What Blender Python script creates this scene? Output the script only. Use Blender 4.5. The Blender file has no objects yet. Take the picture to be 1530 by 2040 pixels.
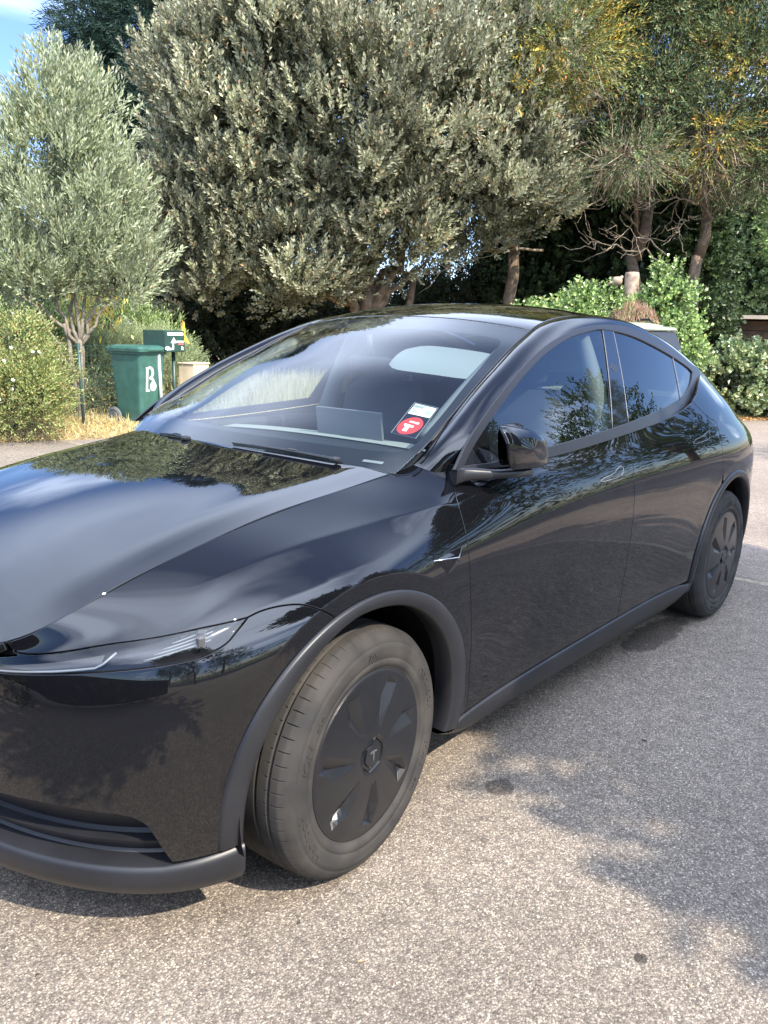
import bpy, math, random
import numpy as np
from mathutils import Matrix, Vector
from mathutils.geometry import delaunay_2d_cdt
rng = np.random.default_rng(7); random.seed(7)
SC = bpy.context.scene; C = SC.collection

# ================= camera =================
CAM = np.array([-1.508, -2.246, 1.479]); YAW, PITCH, ROLL = .701, .219, .026
def cam_rows():
    f = np.array([math.cos(YAW)*math.cos(PITCH), math.sin(YAW)*math.cos(PITCH), -math.sin(PITCH)])
    r = np.cross(f, [0, 0, 1]); r /= np.linalg.norm(r); u = np.cross(r, f); c, s = math.cos(ROLL), math.sin(ROLL)
    return c*r+s*u, -s*r+c*u, f
_r, _u, _f = cam_rows()
cd = bpy.data.cameras.new('camera'); cam = bpy.data.objects.new('camera', cd); C.objects.link(cam)
cam.matrix_world = Matrix(((_r[0], _u[0], -_f[0], CAM[0]), (_r[1], _u[1], -_f[1], CAM[1]), (_r[2], _u[2], -_f[2], CAM[2]), (0, 0, 0, 1)))
cd.sensor_fit = 'VERTICAL'; cd.sensor_height = 36; cd.lens = 1600/2040*36; cd.clip_start = .05; cd.clip_end = 1500
SC.camera = cam

# ================= sky, sun, exposure =================
SUN_DIR = Vector((-.10, -.99, .97)).normalized()
sun_el = math.asin(SUN_DIR.z); sun_az = math.atan2(SUN_DIR.x, SUN_DIR.y)
w = bpy.data.worlds.new("World"); SC.world = w; w.use_nodes = True
nt = w.node_tree; nt.nodes.clear()
def nn(t, **k):
    n = nt.nodes.new(t)
    for a, b in k.items(): setattr(n, a, b)
    return n
sky = nn('ShaderNodeTexSky', sky_type='NISHITA', sun_disc=False, sun_elevation=sun_el, sun_rotation=sun_az, air_density=1.0, dust_density=.25, ozone_density=2.2)
tc = nn('ShaderNodeTexCoord'); sep = nn('ShaderNodeSeparateXYZ'); nt.links.new(tc.outputs['Generated'], sep.inputs[0])
addz = nn('ShaderNodeMath', operation='ADD'); nt.links.new(sep.outputs[2], addz.inputs[0]); addz.inputs[1].default_value = .16
mxz = nn('ShaderNodeMath', operation='MAXIMUM'); nt.links.new(addz.outputs[0], mxz.inputs[0]); mxz.inputs[1].default_value = .05
dx = nn('ShaderNodeMath', operation='DIVIDE'); nt.links.new(sep.outputs[0], dx.inputs[0]); nt.links.new(mxz.outputs[0], dx.inputs[1])
dy = nn('ShaderNodeMath', operation='DIVIDE'); nt.links.new(sep.outputs[1], dy.inputs[0]); nt.links.new(mxz.outputs[0], dy.inputs[1])
cmb = nn('ShaderNodeCombineXYZ'); nt.links.new(dx.outputs[0], cmb.inputs[0]); nt.links.new(dy.outputs[0], cmb.inputs[1]); cmb.inputs[2].default_value = 7.7
stretch = nn('ShaderNodeMapping'); stretch.inputs['Rotation'].default_value = (0, 0, .55); stretch.inputs['Scale'].default_value = (1.0, 1.6, 1); nt.links.new(cmb.outputs[0], stretch.inputs[0])
noi = nn('ShaderNodeTexNoise'); noi.inputs['Scale'].default_value = .85; noi.inputs['Detail'].default_value = 5; noi.inputs['Roughness'].default_value = .46; noi.inputs['Distortion'].default_value = .15
nt.links.new(stretch.outputs[0], noi.inputs['Vector'])
# cloud cover is heavier overhead and towards the sun, thin elsewhere
dot = nn('ShaderNodeVectorMath', operation='DOT_PRODUCT'); nt.links.new(tc.outputs['Generated'], dot.inputs[0]); dot.inputs[1].default_value = Vector((-.15, -.45, .88)).normalized()
cov = nn('ShaderNodeMapRange'); nt.links.new(dot.outputs['Value'], cov.inputs[0]); cov.inputs[1].default_value = .50; cov.inputs[2].default_value = 1.0; cov.inputs[3].default_value = -.10; cov.inputs[4].default_value = .36
sm = nn('ShaderNodeMath', operation='ADD'); nt.links.new(noi.outputs[0], sm.inputs[0]); nt.links.new(cov.outputs[0], sm.inputs[1])
rmp = nn('ShaderNodeMapRange', interpolation_type='SMOOTHSTEP'); nt.links.new(sm.outputs[0], rmp.inputs[0]); rmp.inputs[1].default_value = .46; rmp.inputs[2].default_value = .80; rmp.inputs[3].default_value = 0; rmp.inputs[4].default_value = .85
tint = nn('ShaderNodeMix', data_type='RGBA', blend_type='MULTIPLY'); tint.inputs[0].default_value = 1; nt.links.new(sky.outputs[0], tint.inputs[6]); tint.inputs[7].default_value = (.76, .86, 1.12, 1)
bg1 = nn('ShaderNodeBackground'); nt.links.new(tint.outputs[2], bg1.inputs[0]); bg1.inputs[1].default_value = .125
bg2 = nn('ShaderNodeBackground'); bg2.inputs[0].default_value = (.72, .82, 1.0, 1); bg2.inputs[1].default_value = 3.3
# thin cirrus veil above the tree line
veil = nn('ShaderNodeMapRange', interpolation_type='SMOOTHSTEP'); nt.links.new(sep.outputs[2], veil.inputs[0]); veil.inputs[1].default_value = .38; veil.inputs[2].default_value = .52; veil.inputs[3].default_value = 0; veil.inputs[4].default_value = .75
vdn = nn('ShaderNodeMapRange', interpolation_type='SMOOTHSTEP'); nt.links.new(sep.outputs[2], vdn.inputs[0]); vdn.inputs[1].default_value = .58; vdn.inputs[2].default_value = .84; vdn.inputs[3].default_value = 1; vdn.inputs[4].default_value = .12
vml = nn('ShaderNodeMath', operation='MULTIPLY'); nt.links.new(veil.outputs[0], vml.inputs[0]); nt.links.new(vdn.outputs[0], vml.inputs[1])
vm_ = nn('ShaderNodeMath', operation='MULTIPLY'); nt.links.new(vml.outputs[0], vm_.inputs[0]); nt.links.new(noi.outputs[0], vm_.inputs[1])
vx = nn('ShaderNodeMath', operation='MAXIMUM'); nt.links.new(rmp.outputs[0], vx.inputs[0]); nt.links.new(vm_.outputs[0], vx.inputs[1])
mixw = nn('ShaderNodeMixShader'); nt.links.new(vx.outputs[0], mixw.inputs[0]); nt.links.new(bg1.outputs[0], mixw.inputs[1]); nt.links.new(bg2.outputs[0], mixw.inputs[2])
outw = nn('ShaderNodeOutputWorld'); nt.links.new(mixw.outputs[0], outw.inputs[0])
sl = bpy.data.lights.new('sun', 'SUN'); sl.energy = 4.4; sl.angle = math.radians(.53); sl.color = (1, .90, .74)
so = bpy.data.objects.new('sun', sl); C.objects.link(so); so.location = (0, 0, 30); so.rotation_euler = SUN_DIR.to_track_quat('Z', 'Y').to_euler()
SC.view_settings.view_transform = 'Standard'; SC.view_settings.look = 'None'; SC.view_settings.exposure = 1.18; SC.view_settings.gamma = 1
try: SC.view_settings.use_curve_mapping = False
except Exception: pass

# ================= helpers =================
def tag(o, label=None, cat=None, group=None, kind=None):
    if label: o['label'] = label
    if cat: o['category'] = cat
    if group: o['group'] = group
    if kind: o['kind'] = kind
    return o
def empty(name, loc=(0, 0, 0), rz=0):
    o = bpy.data.objects.new(name, None); C.objects.link(o); o.location = loc; o.rotation_euler = (0, 0, rz); o.empty_display_size = .2
    return o
def mesh_data(name, V, F, mats, normals=None, smooth=True, mi=None):
    """V (n,3); F list of arrays (k, 3 or 4) or list of polygons"""
    me = bpy.data.meshes.new(name); V = np.ascontiguousarray(V, dtype=np.float32)
    if isinstance(F, np.ndarray): F = [F]
    if len(F) and isinstance(F[0], np.ndarray) and F[0].ndim == 2:
        loops = np.concatenate([f.ravel() for f in F]).astype(np.int32)
        cnt = np.concatenate([np.full(len(f), f.shape[1], np.int32) for f in F])
    else:
        loops = np.array([i for f in F for i in f], np.int32); cnt = np.array([len(f) for f in F], np.int32)
    me.vertices.add(len(V)); me.vertices.foreach_set('co', V.ravel())
    me.loops.add(len(loops)); me.loops.foreach_set('vertex_index', loops)
    me.polygons.add(len(cnt)); me.polygons.foreach_set('loop_start', np.concatenate([[0], np.cumsum(cnt)[:-1]]).astype(np.int32))
    try: me.polygons.foreach_set('loop_total', cnt)
    except Exception: pass
    me.polygons.foreach_set('use_smooth', np.full(len(cnt), smooth, bool))
    for m in (mats if isinstance(mats, (list, tuple)) else [mats]): me.materials.append(m)
    if mi is not None: me.polygons.foreach_set('material_index', np.asarray(mi, np.int32))
    me.update(calc_edges=True)
    if normals is not None:
        me.normals_split_custom_set_from_vertices([tuple(n) for n in np.asarray(normals, float)])
    return me
def mobj(name, V, F, mats, parent=None, normals=None, smooth=True, mi=None, loc=None):
    me = mesh_data(name, V, F, mats, normals, smooth, mi)
    o = bpy.data.objects.new(name, me); C.objects.link(o)
    if parent: o.parent = parent
    if loc is not None: o.location = loc
    return o
def obj_from(me, name, parent=None):
    o = bpy.data.objects.new(name, me); C.objects.link(o)
    if parent: o.parent = parent
    return o
class MB:
    """collects shapes that become ONE mesh object"""
    def __init__(s): s.V = []; s.F = []; s.n = 0; s.mi = []
    def add(s, V, F, m=0):
        s.V.append(np.asarray(V, float)); s.F += [tuple(int(i)+s.n for i in f) for f in F]; s.mi += [m]*len(F); s.n += len(V); return s
    def box(s, c, sz, rot=None, bev=0., m=0, taper=1.0):
        x, y, z = np.array(sz)/2.; b = min(bev, x*.9, y*.9, z*.9)
        if b <= 0:
            V = np.array([(i*x*(taper if k < 0 else 1), j*y*(taper if k < 0 else 1), k*z) for k in (-1, 1) for j in (-1, 1) for i in (-1, 1)])
            F = [(0, 2, 3, 1), (4, 5, 7, 6), (0, 1, 5, 4), (2, 6, 7, 3), (0, 4, 6, 2), (1, 3, 7, 5)]
        else:
            ring = lambda X, Y, Z: [(X-b if 0 else X-b, -Y, Z), (X, -Y+b, Z), (X, Y-b, Z), (X-b, Y, Z), (-X+b, Y, Z), (-X, Y-b, Z), (-X, -Y+b, Z), (-X+b, -Y, Z)]
            V = []
            for Z, e in ((-z, b), (-z+b, 0), (z-b, 0), (z, b)):
                t = taper if Z < 0 else 1
                V += ring((x-e*.7)*t, (y-e*.7)*t, Z)
            V = np.array(V); F = []
            for k in range(3):
                for i in range(8):
                    a = k*8+i; c2 = k*8+(i+1) % 8; F.append((a, c2, c2+8, a+8))
            F.append(tuple(range(7, -1, -1))); F.append(tuple(range(24, 32)))
        if rot is not None: V = V@np.array(rot).T
        return s.add(V+np.array(c), F, m)
    def tube(s, P, R, n=8, cap=True, m=0):
        P = np.array(P, float); R = np.broadcast_to(np.asarray(R, float), (len(P),)); T = np.gradient(P, axis=0); T /= np.linalg.norm(T, axis=1)[:, None]+1e-9
        up = np.array([0, 0, 1.]) if abs(T[0, 2]) < .9 else np.array([1., 0, 0])
        V = []; a = np.linspace(0, 2*np.pi, n, endpoint=False); A = np.cross(T[0], up); A /= np.linalg.norm(A)
        for p, t, r in zip(P, T, R):
            A = A-t*(A@t); A /= np.linalg.norm(A)+1e-9; B = np.cross(t, A)
            V.append(p+r*(np.cos(a)[:, None]*A+np.sin(a)[:, None]*B))
        V = np.concatenate(V); F = []
        for k in range(len(P)-1):
            for i in range(n): j = (i+1) % n; F.append((k*n+i, k*n+j, (k+1)*n+j, (k+1)*n+i))
        if cap: F.append(tuple(range(n-1, -1, -1))); F.append(tuple(range((len(P)-1)*n, len(P)*n)))
        return s.add(V, F, m)
    def grid(s, V, nu, nv, m=0, closeu=False, flip=False):
        F = []
        for i in range(nu-(0 if closeu else 1)):
            for j in range(nv-1):
                a = i*nv+j; b = ((i+1) % nu)*nv+j; f = (a, b, b+1, a+1); F.append(f[::-1] if flip else f)
        return s.add(V, F, m)
    def prism(s, poly, h0, h1, frame=None, m=0):
        """poly (n,2) extruded from h0 to h1; frame(P)->world"""
        P = np.array(poly, float); n = len(P); V = np.concatenate([np.c_[P, np.full(n, h0)], np.c_[P, np.full(n, h1)]])
        if frame is not None: V = frame(V)
        F = [tuple(range(n-1, -1, -1)), tuple(range(n, 2*n))]+[(i, (i+1) % n, n+(i+1) % n, n+i) for i in range(n)]
        return s.add(V, F, m)
    def build(s, name, mats, parent=None, smooth=False, kind=None):
        o = mobj(name, np.concatenate(s.V), s.F, mats, parent, smooth=smooth, mi=s.mi)
        if kind: o['kind'] = kind
        return o
def rotz(a): c, s = math.cos(a), math.sin(a); return np.array([[c, -s, 0], [s, c, 0], [0, 0, 1.]])
def roty(a): c, s = math.cos(a), math.sin(a); return np.array([[c, 0, s], [0, 1, 0], [-s, 0, c.real]])
def rotx(a): c, s = math.cos(a), math.sin(a); return np.array([[1, 0, 0], [0, c, -s], [0, s, c]])

# ================= materials =================
MAT = {}
def mat(name, col=(.5, .5, .5), rough=.5, metal=0., spec=.5, coat=0., noise=None, bump=None, alpha=None, coat_rough=.03):
    m = bpy.data.materials.new(name); m.use_nodes = True; t = m.node_tree; b = t.nodes['Principled BSDF']
    b.inputs['Base Color'].default_value = (*col, 1); b.inputs['Roughness'].default_value = rough; b.inputs['Metallic'].default_value = metal
    b.inputs['Specular IOR Level'].default_value = spec; b.inputs['Coat Weight'].default_value = coat; b.inputs['Coat Roughness'].default_value = coat_rough
    g = t.nodes.new('ShaderNodeNewGeometry')
    if noise:   # (scale, amount, detail)
        n = t.nodes.new('ShaderNodeTexNoise'); n.inputs['Scale'].default_value = noise[0]; n.inputs['Detail'].default_value = noise[2] if len(noise) > 2 else 5
        t.links.new(g.outputs['Position'], n.inputs['Vector'])
        mx = t.nodes.new('ShaderNodeMix'); mx.data_type = 'RGBA'; mx.blend_type = 'MULTIPLY'; mx.inputs[0].default_value = 1; mx.inputs[6].default_value = (*col, 1)
        r = t.nodes.new('ShaderNodeMapRange'); r.inputs[1].default_value = .3; r.inputs[2].default_value = .7; r.inputs[3].default_value = 1-noise[1]; r.inputs[4].default_value = 1+noise[1]
        t.links.new(n.outputs[0], r.inputs[0]); t.links.new(r.outputs[0], mx.inputs[7]); t.links.new(mx.outputs[2], b.inputs['Base Color'])
    if bump:    # (scale, strength, distance)
        n = t.nodes.new('ShaderNodeTexNoise'); n.inputs['Scale'].default_value = bump[0]; n.inputs['Detail'].default_value = 6; t.links.new(g.outputs['Position'], n.inputs['Vector'])
        bp = t.nodes.new('ShaderNodeBump'); bp.inputs['Strength'].default_value = bump[1]; bp.inputs['Distance'].default_value = bump[2]
        t.links.new(n.outputs[0], bp.inputs['Height']); t.links.new(bp.outputs[0], b.inputs['Normal'])
    MAT[name] = m; return m
def glass_mat(name, tint, ior=1.55, rough=0.0, spec_tint=(1, 1, 1), dust=0.0):
    m = bpy.data.materials.new(name); m.use_nodes = True; t = m.node_tree; t.nodes.clear()
    tr = t.nodes.new('ShaderNodeBsdfTransparent'); tr.inputs[0].default_value = (*tint, 1)
    gl = t.nodes.new('ShaderNodeBsdfGlossy'); gl.inputs['Roughness'].default_value = rough; gl.inputs[0].default_value = (*spec_tint, 1)
    # Schlick reflectance of a thin pane, the same from both sides
    g = t.nodes.new('ShaderNodeNewGeometry'); dp = t.nodes.new('ShaderNodeVectorMath'); dp.operation = 'DOT_PRODUCT'; t.links.new(g.outputs['Normal'], dp.inputs[0]); t.links.new(g.outputs['Incoming'], dp.inputs[1])
    ab = t.nodes.new('ShaderNodeMath'); ab.operation = 'ABSOLUTE'; t.links.new(dp.outputs['Value'], ab.inputs[0]); om = t.nodes.new('ShaderNodeMath'); om.operation = 'SUBTRACT'; om.use_clamp = True; om.inputs[0].default_value = 1; t.links.new(ab.outputs[0], om.inputs[1])
    pw = t.nodes.new('ShaderNodeMath'); pw.operation = 'POWER'; pw.inputs[1].default_value = 4.2; t.links.new(om.outputs[0], pw.inputs[0]); f0 = 1.7*((ior-1)/(ior+1))**2
    fr = t.nodes.new('ShaderNodeMapRange'); fr.inputs[3].default_value = f0; fr.inputs[4].default_value = 1; t.links.new(pw.outputs[0], fr.inputs[0])
    mx = t.nodes.new('ShaderNodeMixShader'); t.links.new(fr.outputs[0], mx.inputs[0]); t.links.new(tr.outputs[0], mx.inputs[1]); t.links.new(gl.outputs[0], mx.inputs[2])
    last = mx
    if dust:
        df = t.nodes.new('ShaderNodeBsdfDiffuse'); df.inputs[0].default_value = (.6, .62, .62, 1); m2 = t.nodes.new('ShaderNodeMixShader'); m2.inputs[0].default_value = dust
        t.links.new(mx.outputs[0], m2.inputs[1]); t.links.new(df.outputs[0], m2.inputs[2]); last = m2
    o = t.nodes.new('ShaderNodeOutputMaterial'); t.links.new(last.outputs[0], o.inputs[0]); MAT[name] = m; return m
def paint_mat():
    m = bpy.data.materials.new('black_paint'); m.use_nodes = True; t = m.node_tree; b = t.nodes['Principled BSDF']; L = t.links.new
    b.inputs['Roughness'].default_value = .35; b.inputs['Coat Weight'].default_value = 1.0; b.inputs['Coat IOR'].default_value = 1.62; b.inputs['Specular IOR Level'].default_value = 0.0
    g = t.nodes.new('ShaderNodeNewGeometry')
    # road dust: fine specks, thicker low on the body
    sp = t.nodes.new('ShaderNodeSeparateXYZ'); L(g.outputs['Position'], sp.inputs[0])
    lo = t.nodes.new('ShaderNodeMapRange'); L(sp.outputs[2], lo.inputs[0]); lo.inputs[1].default_value = .72; lo.inputs[2].default_value = .25; lo.inputs[3].default_value = 0.0; lo.inputs[4].default_value = 1
    n1 = t.nodes.new('ShaderNodeTexNoise'); n1.inputs['Scale'].default_value = 420; n1.inputs['Detail'].default_value = 2; L(g.outputs['Position'], n1.inputs['Vector'])
    r1 = t.nodes.new('ShaderNodeMapRange'); L(n1.outputs[0], r1.inputs[0]); r1.inputs[1].default_value = .66; r1.inputs[2].default_value = .90
    n2 = t.nodes.new('ShaderNodeTexNoise'); n2.inputs['Scale'].default_value = 7; n2.inputs['Detail'].default_value = 4; L(g.outputs['Position'], n2.inputs['Vector'])
    m1 = t.nodes.new('ShaderNodeMath'); m1.operation = 'MULTIPLY'; L(r1.outputs[0], m1.inputs[0]); L(lo.outputs[0], m1.inputs[1])
    m2 = t.nodes.new('ShaderNodeMath'); m2.operation = 'MULTIPLY'; L(m1.outputs[0], m2.inputs[0]); L(n2.outputs[0], m2.inputs[1])
    film = t.nodes.new('ShaderNodeMath'); film.operation = 'MULTIPLY_ADD'; L(lo.outputs[0], film.inputs[0]); film.inputs[1].default_value = .004; L(m2.outputs[0], film.inputs[2])
    # sparse white specks everywhere
    vo = t.nodes.new('ShaderNodeTexVoronoi'); vo.inputs['Scale'].default_value = 11; L(g.outputs['Position'], vo.inputs['Vector'])
    r3 = t.nodes.new('ShaderNodeMapRange'); L(vo.outputs['Distance'], r3.inputs[0]); r3.inputs[1].default_value = .020; r3.inputs[2].default_value = .008; r3.inputs[3].default_value = 0; r3.inputs[4].default_value = .6
    mxx = t.nodes.new('ShaderNodeMath'); mxx.operation = 'MAXIMUM'; L(film.outputs[0], mxx.inputs[0]); L(r3.outputs[0], mxx.inputs[1])
    mx = t.nodes.new('ShaderNodeMix'); mx.data_type = 'RGBA'; mx.inputs[6].default_value = (.0035, .0037, .0050, 1); mx.inputs[7].default_value = (.36, .33, .30, 1); L(mxx.outputs[0], mx.inputs[0]); L(mx.outputs[2], b.inputs['Base Color'])
    rr = t.nodes.new('ShaderNodeMapRange'); L(lo.outputs[0], rr.inputs[0]); rr.inputs[3].default_value = .012; rr.inputs[4].default_value = .06; L(rr.outputs[0], b.inputs['Coat Roughness'])
    cw = t.nodes.new('ShaderNodeMapRange'); L(mxx.outputs[0], cw.inputs[0]); cw.inputs[3].default_value = 1; cw.inputs[4].default_value = .3; L(cw.outputs[0], b.inputs['Coat Weight'])
    MAT['paint'] = m; return m
paint_mat()
mat('black_plastic', (.0135, .014, .017), .40, spec=.45, bump=(900, .15, .001), noise=(6, .25))
mat('satin_trim', (.014, .0145, .018), .34, spec=.5)
mat('gloss_black', (.004, .004, .005), .06, spec=.5, coat=.6)
mat('seam_line', (.13, .135, .15), .3)
mat('matte_black', (.006, .006, .007), .8, spec=.2)
mat('wheel_cover', (.0085, .009, .011), .30, spec=.5, noise=(14, .2))
mat('frit', (.008, .008, .010), .5, spec=.3)
mat('chrome', (.75, .75, .77), .12, metal=1)
mat('lamp_grey', (.07, .07, .075), .28, spec=.5)
mat('lamp_white', (.22, .23, .25), .3)
mat('lamp_dark', (.012, .012, .014), .25)
mat('interior_dark', (.020, .022, .026), .6)
mat('interior_grey', (.14, .15, .16), .6)
mat('seat_fabric', (.045, .047, .052), .7)
mat('visor', (.20, .225, .235), .7)
mat('light_trim', (.27, .29, .28), .7)
mat('screen', (.02, .022, .025), .12)
mat('red_lens', (.35, .01, .008), .1, coat=1)
mat('white_paper', (.85, .86, .84), .6)
mat('red_print', (.75, .035, .03), .5)
mat('grey_print', (.35, .38, .36), .6)
glass_mat('windshield', (.74, .81, .80), 1.50, dust=.002)
glass_mat('side_glass', (.50, .55, .55), 1.66)
glass_mat('privacy_glass', (.035, .04, .04), 1.62)
glass_mat('roof_glass', (.02, .02, .022), 1.75)
glass_mat('lens', (.80, .82, .84), 1.42)
def rubber_mat():
    m = mat('rubber', (.06, .057, .055), .82, spec=.25); t = m.node_tree; b = t.nodes['Principled BSDF']; L = t.links.new
    tcn = t.nodes.new('ShaderNodeTexCoord'); n = t.nodes.new('ShaderNodeTexNoise'); n.inputs['Scale'].default_value = 9; n.inputs['Detail'].default_value = 7; L(tcn.outputs['Object'], n.inputs['Vector'])
    r = t.nodes.new('ShaderNodeValToRGB'); e = r.color_ramp.elements; e[0].position = .35; e[0].color = (.024, .0235, .0235, 1); e[1].position = .76; e[1].color = (.056, .050, .045, 1); L(n.outputs[0], r.inputs[0]); L(r.outputs[0], b.inputs['Base Color'])
    n2 = t.nodes.new('ShaderNodeTexNoise'); n2.inputs['Scale'].default_value = 220; n2.inputs['Detail'].default_value = 3; L(tcn.outputs['Object'], n2.inputs['Vector'])
    bp = t.nodes.new('ShaderNodeBump'); bp.inputs['Strength'].default_value = .35; bp.inputs['Distance'].default_value = .001; L(n2.outputs[0], bp.inputs['Height']); L(bp.outputs[0], b.inputs['Normal'])
rubber_mat()
# ---------- cubic spline tools ----------
def nat_ops(n, xs):
    h = np.diff(xs); A = np.zeros((n, n)); B = np.zeros((n, n)); A[0, 0] = A[-1, -1] = 1
    for i in range(1, n-1):
        A[i, i-1] = h[i-1]; A[i, i] = 2*(h[i-1]+h[i]); A[i, i+1] = h[i]
        B[i, i+1] += 6/h[i]; B[i, i] -= 6/h[i]+6/h[i-1]; B[i, i-1] += 6/h[i-1]
    return np.linalg.solve(A, B)
class Spl:
    """natural cubic spline; works as a linear basis"""
    def __init__(s, xs):
        s.x = np.array(xs, float); s.n = len(xs); s.T = nat_ops(s.n, s.x)
    def basis(s, q):
        q = np.atleast_1d(np.asarray(q, float)); i = np.clip(np.searchsorted(s.x, q)-1, 0, s.n-2)
        h = s.x[i+1]-s.x[i]; a = s.x[i+1]-q; c = q-s.x[i]
        W = ((a**3/(6*h)-a*h/6)[:, None]*s.T[i] + (c**3/(6*h)-c*h/6)[:, None]*s.T[i+1])
        r = np.arange(len(q)); W[r, i] += a/h; W[r, i+1] += c/h
        return W
def spl(xs, ys):
    S = Spl(xs); ys = np.array(ys, float)
    return lambda q: S.basis(q) @ ys
# ---------- body side surface ----------
U = [-1.35,-1.12,-.92,-.74,-.56,-.35,-.1,.15,.4,.7,1.1,1.6,2.1,2.5,2.9,3.2,3.5,3.75,3.95,4.15,4.35]
bX = [-.87,-.848,-.79,-.695,-.555,-.35,-.1,.15,.4,.7,1.1,1.6,2.1,2.5,2.9,3.2,3.49,3.70,3.81,3.86,3.87]
bY = [0,.26,.50,.70,.855,.935,.955,.958,.947,.938,.936,.938,.946,.955,.957,.937,.87,.74,.52,.26,0]
su = Spl(U); bX = np.array(bX); bY = np.array(bY)
def base(u):
    B = su.basis(u); return B@bX, B@bY
def base_n(u):
    e = 1e-3; x0, y0 = base(np.asarray(u)-e); x1, y1 = base(np.asarray(u)+e)
    tx, ty = x1-x0, y1-y0; l = np.hypot(tx, ty); return -ty/l, tx/l
zin = {  # row: (z list, inset list) over U
'A': ([.21]*21, [.05,.05,.05,.05,.05,.05,.05,.05,.05]+[.055]*7+[.05]*5),
'B': ([.32]*21, [.012,.012,.012,.012,.015,.02,.02,.02,.024]+[.028]*4+[.02]*3+[.02]*5),
'C': ([.46]*21, [0,0,0,0,.002,.006,.008,.008,.012]+[.017]*4+[.006]*3+[0]*5),
'D': ([.60]*21, [0,0,0,0,0,0,.001,.001,.003]+[.007]*4+[.001]*3+[0]*5),
'E': ([.660,.660,.665,.678,.695,.715,.74,.75,.75]+[.75]*12, [.003,.003,.003,.006,.005,.004,.002,.001,0]+[0]*12),
'F': ([.695,.697,.707,.73,.76,.785,.825,.845,.86,.865,.87,.875,.885,.90,.91,.91,.90,.89,.87,.86,.86],
      [.006,.006,.006,.015,.021,.022,.015,.014,.010,.007,.004,.004,.004,.004,.006,.01,.015,.02,.02,.02,.02]),
'G': ([.720,.724,.732,.768,.805,.84,.885,.91,.945,.955,.965,.975,.985,1.0,1.01,1.01,1.0,.98,.95,.94,.94],
      [.010,.010,.011,.032,.050,.058,.052,.052,.044,.030,.024,.022,.022,.024,.034,.05,.065,.065,.055,.05,.05]),
'H': ([.742,.747,.756,.803,.852,.895,.94,.97,1.01,1.05,1.075,1.09,1.11,1.14,1.15,1.12,1.07,1.04,1.02,1.01,1.01],
      [.016,.016,.018,.058,.108,.13,.128,.13,.10,.072,.068,.065,.072,.085,.11,.135,.15,.14,.13,.12,.12]),
}
rI = [(-.848,0,.765),(-.827,.255,.768),(-.773,.490,.775),(-.676,.603,.838),(-.54,.63,.89),(-.35,.648,.946),(-.1,.655,.993),(.15,.672,1.03),(.4,.70,1.068),
      (.7,.765,1.16),(1.1,.805,1.20),(1.6,.82,1.235),(2.1,.79,1.31),(2.5,.72,1.40),(2.9,.715,1.315),(3.2,.70,1.225),(3.42,.64,1.15),(3.53,.5,1.135),(3.6,.36,1.13),(3.63,.18,1.13),(3.64,0,1.13)]
def build_net():
    nx, ny = base_n(U); nx = np.where((np.array(U) > -.4) & (np.array(U) < 3.3), 0, nx); ny = np.where(nx == 0, 1, ny)
    nx[0] = -1; ny[0] = 0; nx[-1] = 1; ny[-1] = 0
    rows = []
    for k in 'ABCDEFGH':
        z, d = map(np.array, zin[k]); rows.append(np.stack([bX-d*nx, bY-d*ny, z], 1))
    rows.append(np.array(rI, float)); return np.array(rows)  # 9 x 21 x 3
NET = build_net(); NV = 9
sv = Spl(np.arange(NV))
AC = [(.0, .352), (2.89, .352)]; R1 = .512
def crest(u): return np.interp(u, [-.6, -.24, -.09, .17, .456], [7.35, 7.2, 7.13, 6.93, 6.5])
def S(u, v, flare=True):
    u = np.atleast_1d(np.asarray(u, float)); v = np.atleast_1d(np.asarray(v, float))
    P = np.einsum('ni,kij,nk->nj', su.basis(u), NET, sv.basis(v))
    if flare:
        by = su.basis(u)@bY
        for cx, cz in AC:
            r = np.hypot(P[:, 0]-cx, (P[:, 2]-cz)*1.0)
            w = np.where(r < R1, 1, np.exp(-np.maximum(r-R1, 0)/.05))
            g = np.clip((P[:, 2]-.45)/.2, 0, 1)
            P[:, 1] += np.where((v < 7.0), w*g*np.clip(by+.002-P[:, 1], 0, .06), 0)*np.clip((7.0-v)/1.0, 0, 1)
    # soft crest running back along the front wing
    vc = crest(u); dv = np.sqrt((v-vc)**2+.0009)-.03; A = np.clip((u+.52)/.35, 0, 1)*np.clip((.47-u)/.10, 0, 1); A = A*A*(3-2*A)
    rd = A*np.exp(-dv/.30); P[:, 2] += .0045*rd; P[:, 1] += .0035*rd
    P[:, 1] *= -1     # car's left side lies on -y
    return P
def grads(F, a, b, e=1e-3):
    return (F(a+e, b)-F(a-e, b))/(2*e), (F(a, b+e)-F(a, b-e))/(2*e)
# ---------- hood ----------
zc = spl([-.86,-.8,-.7,-.5,-.25,0,.17,.4,.6], [.755,.81,.868,.943,1.0,1.04,1.062,1.095,1.12])
dr = spl([-.86,-.8,-.5,-.25,0,.2,.5], [.06,.058,.05,.04,.034,.03,.028])
def H(x, y):
    x = np.atleast_1d(np.asarray(x, float)); Y = np.abs(np.asarray(y, float))
    return np.stack([x, np.asarray(y, float)+0*x, zc(x)-dr(x)*(Y/.7)**2.4 - np.interp(x,[-.86,-.7,-.4],[0.0,.0,0])], 1)
# ---------- side glass ----------
Yb = spl([.3,.6,1,1.6,2.2,2.8,3.1], [.845,.865,.88,.885,.87,.825,.79])
def G(x, z):
    x = np.atleast_1d(np.asarray(x, float)); z = np.atleast_1d(np.asarray(z, float)); t = z-1.08
    return np.stack([x, -(Yb(np.clip(x, .3, 3.1))-.36*t-.18*t*np.abs(t)), z], 1)
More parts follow.
